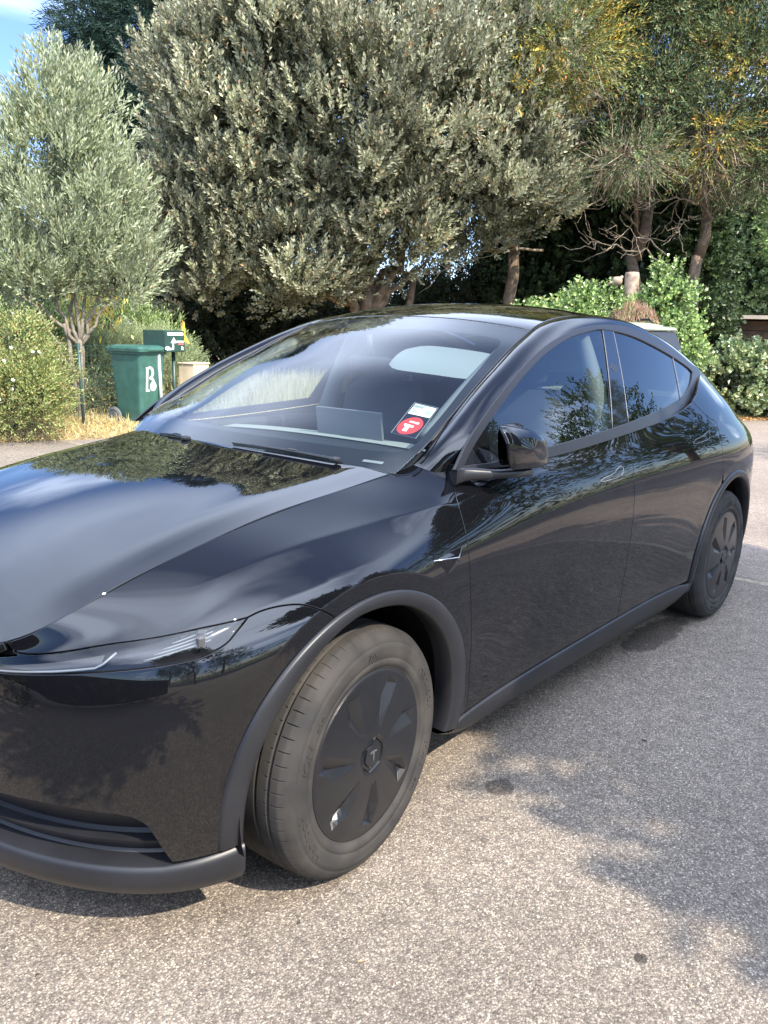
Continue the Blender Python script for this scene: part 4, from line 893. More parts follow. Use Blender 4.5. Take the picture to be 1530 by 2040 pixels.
# ================= surroundings: materials =================
def asphalt(name, tint, dark=1.0, stain=False):
    m = bpy.data.materials.new(name); m.use_nodes = True; t = m.node_tree; b = t.nodes['Principled BSDF']; L = t.links.new; N = t.nodes.new
    b.inputs['Roughness'].default_value = .85; b.inputs['Specular IOR Level'].default_value = .3
    g = N('ShaderNodeNewGeometry')
    v1 = N('ShaderNodeTexVoronoi'); v1.inputs['Scale'].default_value = 205; L(g.outputs['Position'], v1.inputs['Vector'])
    v2 = N('ShaderNodeTexVoronoi'); v2.inputs['Scale'].default_value = 90; L(g.outputs['Position'], v2.inputs['Vector'])
    sx = N('ShaderNodeSeparateColor'); L(v1.outputs['Color'], sx.inputs[0])
    r = N('ShaderNodeValToRGB'); e = r.color_ramp.elements; e[0].position = 0; e[0].color = (.105*dark, .097*dark, .092*dark, 1); e[1].position = 1; e[1].color = (.56, .525, .465, 1)
    for p, c in ((.3, (.175, .16, .146)), (.6, (.265, .240, .215)), (.85, (.33, .30, .268)), (.94, (.45, .42, .37))):
        q = e.new(p); q.color = (c[0], c[1], c[2], 1)
    L(sx.outputs[0], r.inputs[0])
    # binder between the stones
    d1 = N('ShaderNodeMapRange'); L(v1.outputs['Distance'], d1.inputs[0]); d1.inputs[1].default_value = .35; d1.inputs[2].default_value = .62; d1.inputs[3].default_value = 0; d1.inputs[4].default_value = .7
    bx = N('ShaderNodeMix'); bx.data_type = 'RGBA'; L(d1.outputs[0], bx.inputs[0]); L(r.outputs[0], bx.inputs[6]); bx.inputs[7].default_value = (.115, .105, .097, 1)
    s2 = N('ShaderNodeSeparateColor'); L(v2.outputs['Color'], s2.inputs[0]); f2 = N('ShaderNodeMapRange'); L(s2.outputs[1], f2.inputs[0]); f2.inputs[3].default_value = .82; f2.inputs[4].default_value = 1.18
    m1 = N('ShaderNodeMix'); m1.data_type = 'RGBA'; m1.blend_type = 'MULTIPLY'; m1.inputs[0].default_value = 1; L(bx.outputs[2], m1.inputs[6]); L(f2.outputs[0], m1.inputs[7])
    n = N('ShaderNodeTexNoise'); n.inputs['Scale'].default_value = .9; n.inputs['Detail'].default_value = 6; L(g.outputs['Position'], n.inputs['Vector'])
    f3 = N('ShaderNodeMapRange'); L(n.outputs[0], f3.inputs[0]); f3.inputs[1].default_value = .3; f3.inputs[2].default_value = .7; f3.inputs[3].default_value = .84; f3.inputs[4].default_value = 1.14
    n4 = N('ShaderNodeTexNoise'); n4.inputs['Scale'].default_value = 14; n4.inputs['Detail'].default_value = 5; L(g.outputs['Position'], n4.inputs['Vector'])
    f4 = N('ShaderNodeMapRange'); L(n4.outputs[0], f4.inputs[0]); f4.inputs[1].default_value = .3; f4.inputs[2].default_value = .7; f4.inputs[3].default_value = .88; f4.inputs[4].default_value = 1.1
    mm = N('ShaderNodeMath'); mm.operation = 'MULTIPLY'; L(f3.outputs[0], mm.inputs[0]); L(f4.outputs[0], mm.inputs[1])
    last = mm
    if stain:      # oil or water marks with edges of their own
        for (sx_, sy_, rx_, ry_, k) in ((2.40, -.80, .36, .10, .42), (.62, -.99, .055, .05, .45), (.56, -.88, .09, .04, .72), (.205, -1.66, .02, .018, .3), (1.27, -1.22, .012, .012, .3), (.36, -1.52, .05, .012, 1.15)):
            vs = N('ShaderNodeVectorMath'); vs.operation = 'SUBTRACT'; L(g.outputs['Position'], vs.inputs[0]); vs.inputs[1].default_value = (sx_, sy_, 0)
            vm = N('ShaderNodeVectorMath'); vm.operation = 'MULTIPLY'; L(vs.outputs[0], vm.inputs[0]); vm.inputs[1].default_value = (1/rx_, 1/ry_, 0)
            ln = N('ShaderNodeVectorMath'); ln.operation = 'LENGTH'; L(vm.outputs[0], ln.inputs[0])
            ad = N('ShaderNodeMath'); ad.operation = 'MULTIPLY_ADD'; L(n4.outputs[0], ad.inputs[0]); ad.inputs[1].default_value = .7; L(ln.outputs['Value'], ad.inputs[2])
            mr = N('ShaderNodeMapRange'); mr.interpolation_type = 'SMOOTHSTEP'; L(ad.outputs[0], mr.inputs[0]); mr.inputs[1].default_value = 1.18; mr.inputs[2].default_value = 1.42; mr.inputs[3].default_value = k; mr.inputs[4].default_value = 1
            ml = N('ShaderNodeMath'); ml.operation = 'MULTIPLY'; L(last.outputs[0], ml.inputs[0]); L(mr.outputs[0], ml.inputs[1]); last = ml
    m2 = N('ShaderNodeMix'); m2.data_type = 'RGBA'; m2.blend_type = 'MULTIPLY'; m2.inputs[0].default_value = 1; L(m1.outputs[2], m2.inputs[6]); L(last.outputs[0], m2.inputs[7])
    m3 = N('ShaderNodeMix'); m3.data_type = 'RGBA'; m3.blend_type = 'MULTIPLY'; m3.inputs[0].default_value = 1; L(m2.outputs[2], m3.inputs[6]); m3.inputs[7].default_value = (*tint, 1); L(m3.outputs[2], b.inputs['Base Color'])
    bp = N('ShaderNodeBump'); bp.inputs['Strength'].default_value = .7; bp.inputs['Distance'].default_value = .0025; iv = N('ShaderNodeMath'); iv.operation = 'SUBTRACT'; iv.inputs[0].default_value = 1; L(v1.outputs['Distance'], iv.inputs[1])
    L(iv.outputs[0], bp.inputs['Height']); L(bp.outputs[0], b.inputs['Normal']); return m
M_DRIVE = asphalt('driveway_asphalt', (.98, .90, .81), .9, True)
M_ROAD = asphalt('road_asphalt', (1.15, 1.03, .96), 1.5)
def leafmat(name, rough=.5, trans=.28, spec=.35):
    m = bpy.data.materials.new(name); m.use_nodes = True; t = m.node_tree; b = t.nodes['Principled BSDF']; L = t.links.new
    a = t.nodes.new('ShaderNodeAttribute'); a.attribute_name = 'col'; L(a.outputs['Color'], b.inputs['Base Color']); b.inputs['Roughness'].default_value = rough; b.inputs['Specular IOR Level'].default_value = spec
    tr = t.nodes.new('ShaderNodeBsdfTranslucent'); L(a.outputs['Color'], tr.inputs[0]); mx = t.nodes.new('ShaderNodeMixShader'); mx.inputs[0].default_value = trans
    L(b.outputs[0], mx.inputs[1]); L(tr.outputs[0], mx.inputs[2]); L(mx.outputs[0], t.nodes['Material Output'].inputs[0]); return m
M_LEAF = leafmat('leaf', .42, .28, .5); M_IVY = leafmat('ivy_leaf', .3, .2, .8); M_NEEDLE = leafmat('needle', .7, .15, .2); M_GRASS = leafmat('dry_grass', .7, .35, .2)
M_BARK = mat('bark', (.16, .115, .08), .9, noise=(9, .45), bump=(40, .8, .01)); M_BARKG = mat('grey_bark', (.19, .165, .13), .9, noise=(9, .35), bump=(40, .8, .01)); M_TWIG = mat('dead_wood', (.34, .27, .20), .9, noise=(14, .3))
M_EARTH = mat('verge_earth', (.30, .22, .13), .95, noise=(3, .4), bump=(60, .8, .01))

# ================= foliage tools =================
def unit(v): return v/(np.linalg.norm(v, axis=-1, keepdims=True)+1e-9)
def leaf_arrays(P, D, Nn, Ln, Wd, col, fold=.25):
    n = len(P); D = unit(D); S_ = unit(np.cross(D, Nn)); Nn = np.cross(S_, D); Ln = np.broadcast_to(Ln, (n,))[:, None]; Wd = np.broadcast_to(Wd, (n,))[:, None]
    mid = P+D*Ln*.5; V = np.stack([P, mid+S_*Wd*.5+Nn*Wd*fold, P+D*Ln, mid-S_*Wd*.5+Nn*Wd*fold], 1).reshape(-1, 3)
    i = np.arange(n)*4; F = np.stack([np.stack([i, i+1, i+2], 1), np.stack([i, i+2, i+3], 1)], 1).reshape(-1, 3); return V, F, np.repeat(col, 4, axis=0)
def foliage_obj(name, arrays, m, parent=None, kind='stuff', loc=None):
    V = []; F = []; Cc = []; o = 0
    for v, f, c in arrays: V.append(v); F.append(f+o); Cc.append(c); o += len(v)
    V = np.concatenate(V); F = np.concatenate(F); Cc = np.concatenate(Cc)
    me = mesh_data(name, V, F.astype(np.int32), m, smooth=False); at = me.color_attributes.new('col', 'FLOAT_COLOR', 'POINT'); at.data.foreach_set('color', np.c_[Cc, np.ones(len(Cc))].astype(np.float32).ravel())
    ob = obj_from(me, name, parent)
    if kind: ob['kind'] = kind
    return ob
def rnd_dir(n): return unit(rng.normal(size=(n, 3)))
FOL = 1.45
def palette(n, cols, w, jit=.18):
    k = rng.choice(len(cols), n, p=np.array(w)/np.sum(w)); c = np.array(cols)[k]*FOL; return np.clip(c*(1+jit*rng.normal(size=(n, 1))), .004, .80)
def sprigs(B, A, ls, m, L_, W_, cols, w, spread=.8, tints=None, jit=.15):
    """shoots at B with axis A, m leaves each"""
    n = len(B); A = unit(A); t = (np.arange(m)+.5)/m; X = unit(np.cross(A, rnd_dir(n))); Y = np.cross(A, X); ph = rng.uniform(0, 6.28, n)[:, None]+np.arange(m)[None]*2.4
    rad = np.cos(ph)[..., None]*X[:, None]+np.sin(ph)[..., None]*Y[:, None]; ls_ = (ls*rng.uniform(.7, 1.25, n))[:, None, None]
    P = B[:, None]+A[:, None]*ls_*t[None, :, None]+rad*.01; sp = (spread*(1-.45*t))[None, :, None]
    D = unit(A[:, None]+rad*sp+.15*rng.normal(size=(n, m, 3))); Nn = unit(A[:, None]*.8-rad*.6+.3*rng.normal(size=(n, m, 3)))
    c = palette(n*m, cols, w, jit)
    if tints is not None: c = c*np.repeat(tints, m, axis=0)
    return leaf_arrays(P.reshape(-1, 3), D.reshape(-1, 3), Nn.reshape(-1, 3), L_*rng.uniform(.7, 1.2, n*m), W_*rng.uniform(.8, 1.2, n*m), c)
def ellips(n, c, r, lo=.75, hi=1.0, cull=True, up=1.0):
    c = np.array(c, float); r = np.array(r, float); d = rnd_dir(n*3)
    if cull:
        tc_ = unit((CAM-c)*[1, 1, 0.]); q = (d*tc_).sum(1); k = rng.random(len(d)) < np.where(q > -.25, 1, .22); d = d[k]
    d = d[:n]; return c+d*r*rng.uniform(lo, hi, (len(d), 1)), unit(d/r)
def clump_crown(lobes, per, cr, sprig_n, ls, m, L_, W_, cols, w, up=.7, spread=.8, tint_sd=.18, flat=1., cutz=None, tint_fn=None):
    out = []
    for (c, r) in lobes:
        n = max(4, int(per*(r[0]*r[1]+r[1]*r[2]+r[0]*r[2])/3)); Pc, Nc = ellips(n, c, r)
        if cutz is not None: k = Pc[:, 2] > cutz; Pc, Nc = Pc[k], Nc[k]
        n = len(Pc); tint = np.clip(1+tint_sd*rng.normal(size=(n, 1)), .5, 1.6)*np.ones((1, 3))
        if tint_fn is not None: tint = tint_fn(Pc, tint)
        d = rnd_dir(n*sprig_n); rr = cr*rng.uniform(.35, 1.1, (n*sprig_n, 1)); B = np.repeat(Pc, sprig_n, 0)+d*rr*[1, 1, flat]; A = d*.55+np.repeat(Nc, sprig_n, 0)*.55+np.array([0, 0, up])
        out.append(sprigs(B, A, ls, m, L_, W_, cols, w, spread, np.repeat(tint, sprig_n, 0)))
    return out
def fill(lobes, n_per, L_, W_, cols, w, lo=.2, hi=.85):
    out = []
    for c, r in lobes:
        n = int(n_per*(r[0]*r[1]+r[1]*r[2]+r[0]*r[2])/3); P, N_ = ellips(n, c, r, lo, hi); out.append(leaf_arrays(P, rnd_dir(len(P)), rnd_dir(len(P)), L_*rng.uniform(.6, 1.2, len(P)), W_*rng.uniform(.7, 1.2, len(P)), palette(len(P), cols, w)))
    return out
def branch_path(p0, p1, sag=.15, n=9, wob=.06):
    p0, p1 = np.array(p0, float), np.array(p1, float); t = np.linspace(0, 1, n)[:, None]; l = np.linalg.norm(p1-p0); P = p0+(p1-p0)*t; P[:, 2] += sag*l*np.sin(np.pi*t[:, 0])
    return P+np.r_[np.zeros((1, 3)), rng.normal(size=(n-1, 3))*wob*l*.3]
def wood(mb, p0, p1, r0, r1, sag=.1, n=9, wob=.06, sides=8): mb.tube(branch_path(p0, p1, sag, n, wob), np.linspace(r0, r1, n), sides)

# ================= ground =================
def sheet(name, poly, z, m, kind='structure'):
    b = MB(); b.add([(x, y, z) for x, y in poly], [tuple(range(len(poly)))]); o = b.build(name, m); o['kind'] = kind; return o
far_edge = [(-60, 18), (-14, 12.5), (-5, 10.2), (0, 8.9), (3.2, 7.95), (5.2, 7.2), (8.0, 6.4), (11, 5.2), (14, 3.4), (16.2, 1.9), (19, -1.0), (24, -8), (60, -60)]
sheet('ground', [(-400, -400), (500, -400), (500, 500), (-400, 500)], -.012, mat('far_ground', (.22, .18, .11), .95, noise=(.5, .4)))
sheet('driveway', [(-60, -8.6), (3.72, -8.6), (3.72, 7.9), (3.0, 8.0), (0, 8.9), (-5, 10.2), (-14, 12.5), (-60, 18)], 0., M_DRIVE)
sheet('road', [(3.80, -8.6), (24.5, -8.6), (24, -8), (19, -1.0), (16.2, 1.9), (14, 3.4), (11, 5.2), (8.0, 6.4), (5.2, 7.2), (3.80, 7.72)], 0., M_ROAD)
sheet('joint_strip', [(3.72, -8.6), (3.80, -8.6), (3.80, 7.72), (3.72, 7.8)], -.002, mat('joint', (.27, .23, .17), .9, noise=(30, .4)))
# verge with tall dry grass
vb = MB(); V = []
fe = np.array(far_edge[1:-1]); 
for i, (x, y) in enumerate(fe):
    d = np.array([.45, .9]) if x < 9 else np.array([.9, .5])
    for k, (s, h) in enumerate(((0, -.006), (.25, .05), (.8, .12), (3, .22), (9, .30), (40, .32))): V.append((x+d[0]*s, y+d[1]*s, h))
vb.grid(np.array(V), len(fe), 6, flip=True); vo_ = vb.build('verge', M_EARTH, smooth=True); vo_['kind'] = 'structure'
def edge_pt(t):     # along the road edge, t in metres of x
    return np.stack([t, np.interp(t, fe[:, 0], fe[:, 1])], 1)
def grass_patch(n, x0, x1, s0, s1, h, cols, w, lean=.35, thr=None):
    t = rng.uniform(x0, x1, n); s = s0+(s1-s0)*rng.random(n)**1.2; e = edge_pt(t); d = np.where((t < 9)[:, None], [.45, .9], [.9, .5]); P = np.c_[e+d*s[:, None], np.interp(s, [0, .25, .8, 3, 9], [-.006, .05, .12, .22, .3])]
    D = unit(np.c_[rng.normal(size=(n, 2))*lean, np.ones(n)]); return leaf_arrays(P, D, rnd_dir(n), h*rng.uniform(.4, 1.25, n), rng.uniform(.006, .013, n), palette(n, cols, w), fold=.1)
straw = [(.46, .37, .19), (.37, .30, .14), (.28, .23, .10), (.52, .46, .29)]
go = foliage_obj('dry_grass', [grass_patch(26000, -3, 5.4, 0, 1.9, .10, straw, (3, 3, 2, 1), .9), grass_patch(3000, -3, 5.2, .5, 2.6, .17, straw, (2, 3, 3, 1), .4), grass_patch(46000, 5.4, 14.5, .1, 3.6, .50, straw[:2]+[(.34, .36, .17), (.52, .49, .34)], (3, 2, 2, 3), .22), grass_patch(9000, 13.5, 18, 0, .9, .10, straw+[(.35, .2, .1)], (3, 3, 2, 1, 2), 1.2)], M_GRASS)
tag(go, 'tall straw coloured grass and dry litter along the far road edge', 'grass')
# fallen leaves lying on the verge edge
n = 2600; t = rng.uniform(13.0, 17.5, n); e = edge_pt(t); P = np.c_[e+np.array([.9, .5])*rng.uniform(-.35, .5, (n, 1)), np.full(n, .012)+rng.random(n)*.04]
tag(foliage_obj('leaf_litter', [leaf_arrays(P, rnd_dir(n)*[1, 1, .1], np.array([0, 0, 1.])+.4*rng.normal(size=(n, 3)), .06, .035, palette(n, [(.42, .26, .10), (.30, .16, .07), (.5, .38, .2)], (3, 2, 1)))], M_LEAF), 'brown fallen leaves scattered under the right hand hedge', 'leaf litter')

n = 70; P = np.c_[rng.uniform(-2, 3.5, n), rng.uniform(-2.4, -.4, n), np.full(n, .003)+rng.random(n)*.006]
tag(foliage_obj('fallen_leaf', [leaf_arrays(P, rnd_dir(n)*[1, 1, .05], np.array([0, 0, 1.])+.25*rng.normal(size=(n, 3)), rng.uniform(.008, .022, n), rng.uniform(.003, .007, n), palette(n, [(.32, .20, .09), (.20, .12, .06), (.40, .30, .14), (.05, .04, .03)], (3, 2, 1, 1)))], M_LEAF), 'tiny dry leaf scraps scattered over the asphalt beside the black car', 'leaf litter')
# ================= trees =================
def tree(name, label, crown_arrays, trunk_fn, leafm, group=None, bark=M_BARK, cat='tree', base=(0, 0, 0)):
    root = empty(name, base); tag(root, label, cat, group); tb_ = MB(); trunk_fn(tb_)
    if tb_.n:
        o = tb_.build('trunk', bark, root, smooth=True); o.matrix_parent_inverse = Matrix.Translation(-Vector(base))
    o = foliage_obj('crown', crown_arrays, leafm, root); o.matrix_parent_inverse = Matrix.Translation(-Vector(base)); return root
# silvery olive on the left
lobes = [((4.62, 8.98, 3.1), (1.0, 1.0, 1.35)), ((4.35, 9.2, 2.5), (.95, .9, .85)), ((5.22, 8.60, 2.55), (.62, .6, .85)), ((4.62, 8.9, 4.15), (.60, .6, .85)), ((5.0, 8.75, 4.1), (.45, .45, .80)), ((4.15, 9.3, 3.5), (.55, .5, .8)), ((5.15, 8.6, 3.4), (.55, .5, .7)), ((3.75, 9.4, 2.2), (.5, .5, .6))]
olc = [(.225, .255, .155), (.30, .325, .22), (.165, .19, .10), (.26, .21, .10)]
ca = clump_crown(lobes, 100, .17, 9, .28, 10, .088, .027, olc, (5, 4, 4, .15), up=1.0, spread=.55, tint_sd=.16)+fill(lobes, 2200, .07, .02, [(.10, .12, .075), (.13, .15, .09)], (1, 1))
def tf(b):
    base_ = (4.62, 8.76, .02); wood(b, base_, (4.66, 8.78, 1.3), .058, .048, 0, 7, .03); wood(b, (4.60, 8.80, .02), (4.50, 8.85, 1.55), .036, .028, 0, 7, .06)
    for q in ((4.35, 9.1, 3.2), (4.7, 8.9, 4.4), (5.0, 8.75, 4.0), (5.35, 8.5, 2.9), (4.1, 9.3, 2.7), (3.8, 9.4, 2.3), (5.2, 8.5, 2.2)): wood(b, (4.65, 8.78, 1.15+.2*rng.random()), q, .028, .008, .0, 10, .06)
    wood(b, (4.45, 8.4, .6), (3.9, 8.9, 2.0), .022, .012, .05, 8, .1)
tree('olive_tree', 'silvery green young tree with light narrow leaves behind the wheeled bin', ca, tf, M_LEAF, bark=M_BARKG, base=(4.62, 8.76, .02))
# large evergreen in the middle
lobes = [((10.9, 9.3, 5.8), (3.1, 3.1, 2.5)), ((9.3, 10.7, 5.2), (2.0, 1.9, 2.6)), ((12.3, 7.6, 5.0), (1.7, 1.8, 2.0)), ((12.7, 6.9, 6.2), (1.2, 1.3, 1.7)), ((9.9, 9.8, 3.0), (1.4, 1.4, 1.25)), ((11.2, 8.6, 3.7), (1.5, 1.5, 1.1)), ((8.6, 11.2, 3.3), (1.2, 1.2, 1.5)), ((10.2, 9.6, 6.9), (2.2, 2.3, 1.5)), ((12.9, 6.6, 4.3), (1.0, 1.0, .75)), ((9.0, 11.0, 6.0), (1.1, 1.1, 1.3)), ((12.2, 7.6, 6.9), (1.4, 1.4, 1.3))]
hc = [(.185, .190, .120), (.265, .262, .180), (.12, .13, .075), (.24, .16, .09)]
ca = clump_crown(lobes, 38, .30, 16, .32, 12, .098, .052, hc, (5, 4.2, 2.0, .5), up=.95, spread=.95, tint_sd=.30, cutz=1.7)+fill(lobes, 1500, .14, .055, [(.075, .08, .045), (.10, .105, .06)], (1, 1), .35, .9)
def tf(b):
    wood(b, (11.2, 9.0, .2), (11.15, 9.05, 2.3), .19, .16, 0, 7, .03, 10); wood(b, (11.1, 8.9, 1.2), (10.3, 9.2, 2.6), .11, .07, .05, 8, .1)
    for q in ((10.2, 9.6, 5.5), (11.6, 8.6, 6.0), (12.4, 7.6, 4.6), (9.6, 10.4, 4.2), (11.0, 9.4, 6.9), (12.7, 7.0, 5.5), (9.4, 9.9, 2.6), (11.9, 8.1, 2.9)): wood(b, (11.15, 9.05, 1.6+.7*rng.random()), q, .10, .02, .05, 12, .08)
    wood(b, (11.7, 8.9, .2), (12.1, 8.6, 2.6), .10, .07, 0, 8, .06)
tree('evergreen_oak', 'large dense grey green tree filling the middle behind the car roof', ca, tf, M_LEAF, bark=M_BARK, base=(11.2, 9.0, .2))
# conifers: flattened drooping sprays
cc = [(.05, .075, .035), (.085, .115, .05), (.14, .155, .07)]
def conifer(lobes, per, cols, w, cr=.5, sn=15, L_=.15, tint_fn=None, cull=True): return clump_crown(lobes, per, cr, sn, .45, 12, L_, .026, cols, w, up=-.05, spread=.9, tint_sd=.28, flat=.45, tint_fn=tint_fn)
for i, (x, y, h, r) in enumerate(((12.3, 21.0, 10.6, 1.15), (13.6, 20.2, 12.6, 1.5), (15.6, 19.0, 13.0, 1.9))):
    lb = [((x, y, z), (r*s, r*s, 1.5)) for z, s in ((h-1.2, .55), (h-3.0, .85), (h-5.2, 1.0), (h-7.6, 1.0), (2.6, 1.0))]
    tree('cypress', ['small dark cypress against the blue sky at upper left', 'taller dark cypress cut by the top edge of the photo', 'dark cypress behind the left side of the large grey green tree'][i], conifer(lb, 80, [(.014, .030, .024), (.022, .042, .030)], (1, 1), L_=.2), lambda b: wood(b, (x, y, 0), (x, y, h-2), .2, .06), M_NEEDLE, group='dark cypresses behind the left trees', base=(x, y, 0))
# mixed old cypresses on the right: dead twigs, yellow patches
def yel(P, t):
    t = t*np.ones((1, 3)); 
    for c_, r_ in (((12.6, 6.1, 6.3), .50), ((13.4, 5.65, 6.7), .46), ((12.0, 6.5, 5.7), .35), ((14.2, 6.0, 7.5), .5), ((14.9, 3.8, 6.5), .36), ((15.0, 3.9, 5.3), .36), ((15.3, 4.1, 7.8), .4)):
        d = np.linalg.norm(P-np.array(c_), axis=1); k = np.clip(1.75-d/r_, 0, 1)[:, None]*(rng.random((len(P), 1)) < .55); t = t*(1-k)+np.array([3.0, 1.9, .7])*k
    return t
specs = [(14.6, 7.6, [((14.3, 7.4, 7.2), (1.7, 1.7, 1.1)), ((13.1, 6.1, 6.6), (1.3, 1.0, .7)), ((12.2, 6.6, 5.7), (.6, .6, .4)), ((14.9, 7.2, 8.6), (1.9, 1.9, 1.3)), ((14.9, 7.0, 5.3), (1.1, 1.1, .6))], 'dark cypress with orange yellow foliage above the windscreen', (13.75, 7.3, 0)),
         (15.9, 5.6, [((15.9, 5.6, 7.4), (1.7, 1.6, 1.0)), ((15.2, 5.2, 6.1), (1.2, 1.1, .55)), ((16.1, 5.3, 9.0), (1.9, 1.8, 1.2)), ((13.4, 4.7, 4.75), (.62, .6, .26))], 'open cypress with bare grey branches behind the car roof', (15.9, 5.4, 0)),
         (17.2, 3.9, [((16.4, 3.9, 6.6), (1.5, 1.4, .9)), ((15.1, 3.9, 5.4), (.5, .5, .7)), ((17.2, 3.4, 8.3), (1.8, 1.7, 1.2)), ((16.3, 3.5, 4.9), (.9, .9, .45)), ((17.2, 2.8, 5.6), (1.0, 1.0, .8))], 'leaning cypress with reddish trunk above the right hand hedge', (15.7, 4.3, 0))]
for x, y, lb, lab, bs in specs:
    def tf(b, bs=bs, lb=lb):
        top = np.array(lb[0][0]); mid = np.array([bs[0]*.6+top[0]*.4, bs[1]*.6+top[1]*.4, 3.2]); wood(b, bs, mid, .15, .12, 0, 8, .05); wood(b, mid, top+[0, 0, .4], .12, .04, .03, 9, .1)
        for c_, r_ in lb:
            for k in range(4): q = np.array(c_)+rnd_dir(1)[0]*np.array(r_)*.8; wood(b, mid+(top-mid)*rng.random(), q, .045, .008, .03, 9, .12, 6)
    tw = []
    for c_, r_ in lb: n_ = 420; P_, N_ = ellips(n_, np.array(c_)-[0, 0, .5*r_[2]], np.array(r_)*[1.05, 1.05, .9], .3, 1.1); tw.append(leaf_arrays(P_, N_*.5+rnd_dir(len(P_))*.7-[0, 0, .25], rnd_dir(len(P_)), rng.uniform(.25, .7, len(P_)), .012, palette(len(P_), [(.22, .16, .11), (.30, .25, .20)], (1, 1)), fold=.5))
    tree('cypress', lab, tw+conifer(lb, 76, cc+[(.15, .10, .06)], (3, 3.5, 2.5, .8), tint_fn=yel, L_=.10), tf, M_NEEDLE, group='old cypresses on the right', base=bs)
# bare dead boughs reaching out of the cypresses
def dead_bough(label, paths):
    root_b = MB()
    for p0, p1, r in paths:
        P = branch_path(p0, p1, .10, 12, .10); root_b.tube(P, np.linspace(r, r*.25, 12), 6)
        for k in range(14):
            i = rng.integers(3, 12); q = P[i]+unit(np.array(p1)-np.array(p0)+rng.normal(size=3)*.9*np.linalg.norm(np.array(p1)-np.array(p0)))*rng.uniform(.25, .8); Q = branch_path(P[i], q, -.12, 6, .12); root_b.tube(Q, np.linspace(r*.35, .003, 6), 5)
    o = root_b.build('dead_bough', M_TWIG, smooth=True); tag(o, label, 'branch', 'bare dead boughs among the cypresses')
tr1 = (14.6, 6.3, 4.2); tr2 = (15.8, 4.3, 4.3)
dead_bough('pale dead bough sweeping left below the large grey green tree', [((14.4, 6.9, 3.3), (12.2, 8.0, 2.7), .03), ((14.3, 6.6, 4.3), (12.6, 6.9, 3.6), .03)])
dead_bough('pale dead bough pointing left beside the yellow cypress foliage', [((15.0, 5.6, 5.2), (13.0, 6.3, 5.0), .028), ((15.2, 5.5, 4.3), (13.4, 6.3, 3.7), .024)])
dead_bough('thick broken grey bough hanging diagonally in the open cypress', [((15.1, 5.6, 6.6), (15.6, 4.8, 5.2), .05)])
dead_bough('tangle of brown dead twigs around the right hand leaning trunk', [((15.8, 4.2, 4.2), (15.3, 4.9, 5.4), .03), ((15.8, 4.2, 4.2), (15.0, 5.0, 4.2), .025), ((15.8, 4.2, 4.3), (16.2, 3.6, 5.3), .03), ((15.9, 4.2, 4.4), (15.3, 4.4, 4.9), .02), ((15.9, 4.2, 4.0), (15.2, 4.4, 3.6), .02), ((15.9, 4.2, 4.3), (15.9, 3.9, 5.9), .03)])
dead_bough('low dead bough crossing above the ivy covered stump', [((15.6, 4.6, 3.0), (13.6, 5.6, 3.2), .022), ((15.4, 4.6, 3.2), (13.9, 5.4, 3.5), .018)])
# ivy wall of foliage far behind the trunks, and the shaded hedge on the left
ivy = [(.045, .075, .03), (.030, .052, .022), (.08, .11, .045)]
lb = [((17.0, 8.6, 2.2), (1.5, 1.3, 2.0)), ((18.2, 7.0, 2.6), (1.5, 1.3, 2.4)), ((19.4, 5.9, 2.4), (1.2, 1.2, 2.6)), ((23.8, 6.0, 2.6), (1.9, 1.5, 2.9))]
for i, l in enumerate(lb):
    l2 = [l, ((l[0][0], l[0][1], l[0][2]+2.4), (1.2, 1.1, 1.7))]
    tree('ivy_clad_tree', ['ivy clad trunk behind the left dead boughs', 'dark ivy covered tree behind the bare branches', 'dark ivy covered tree behind the stump', 'dark ivy covered tree behind the leaning trunk'][i], clump_crown(l2, 46, .4, 16, .3, 8, .13, .10, ivy, (3, 4, 1), up=.2, spread=1.1)+fill(l2, 900, .2, .15, ivy[:2], (1, 1), .3, .9), lambda b: wood(b, (l[0][0], l[0][1], 0), (l[0][0], l[0][1], 4), .2, .1), M_LEAF, group='ivy covered trees at the back', base=(l[0][0], l[0][1], 0))
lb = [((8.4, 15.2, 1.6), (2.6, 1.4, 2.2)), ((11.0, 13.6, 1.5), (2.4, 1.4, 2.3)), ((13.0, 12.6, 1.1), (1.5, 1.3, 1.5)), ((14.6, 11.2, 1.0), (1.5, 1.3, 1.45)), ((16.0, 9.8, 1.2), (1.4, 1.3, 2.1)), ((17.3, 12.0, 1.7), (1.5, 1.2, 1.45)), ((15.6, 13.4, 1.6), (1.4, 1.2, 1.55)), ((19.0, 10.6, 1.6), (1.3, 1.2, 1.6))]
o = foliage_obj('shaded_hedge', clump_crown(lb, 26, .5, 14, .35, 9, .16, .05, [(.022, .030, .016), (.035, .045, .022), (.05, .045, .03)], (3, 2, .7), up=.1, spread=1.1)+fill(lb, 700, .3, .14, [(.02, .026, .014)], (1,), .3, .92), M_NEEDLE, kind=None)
tag(o, 'dark shaded hedge beneath the large grey green tree', 'hedge')
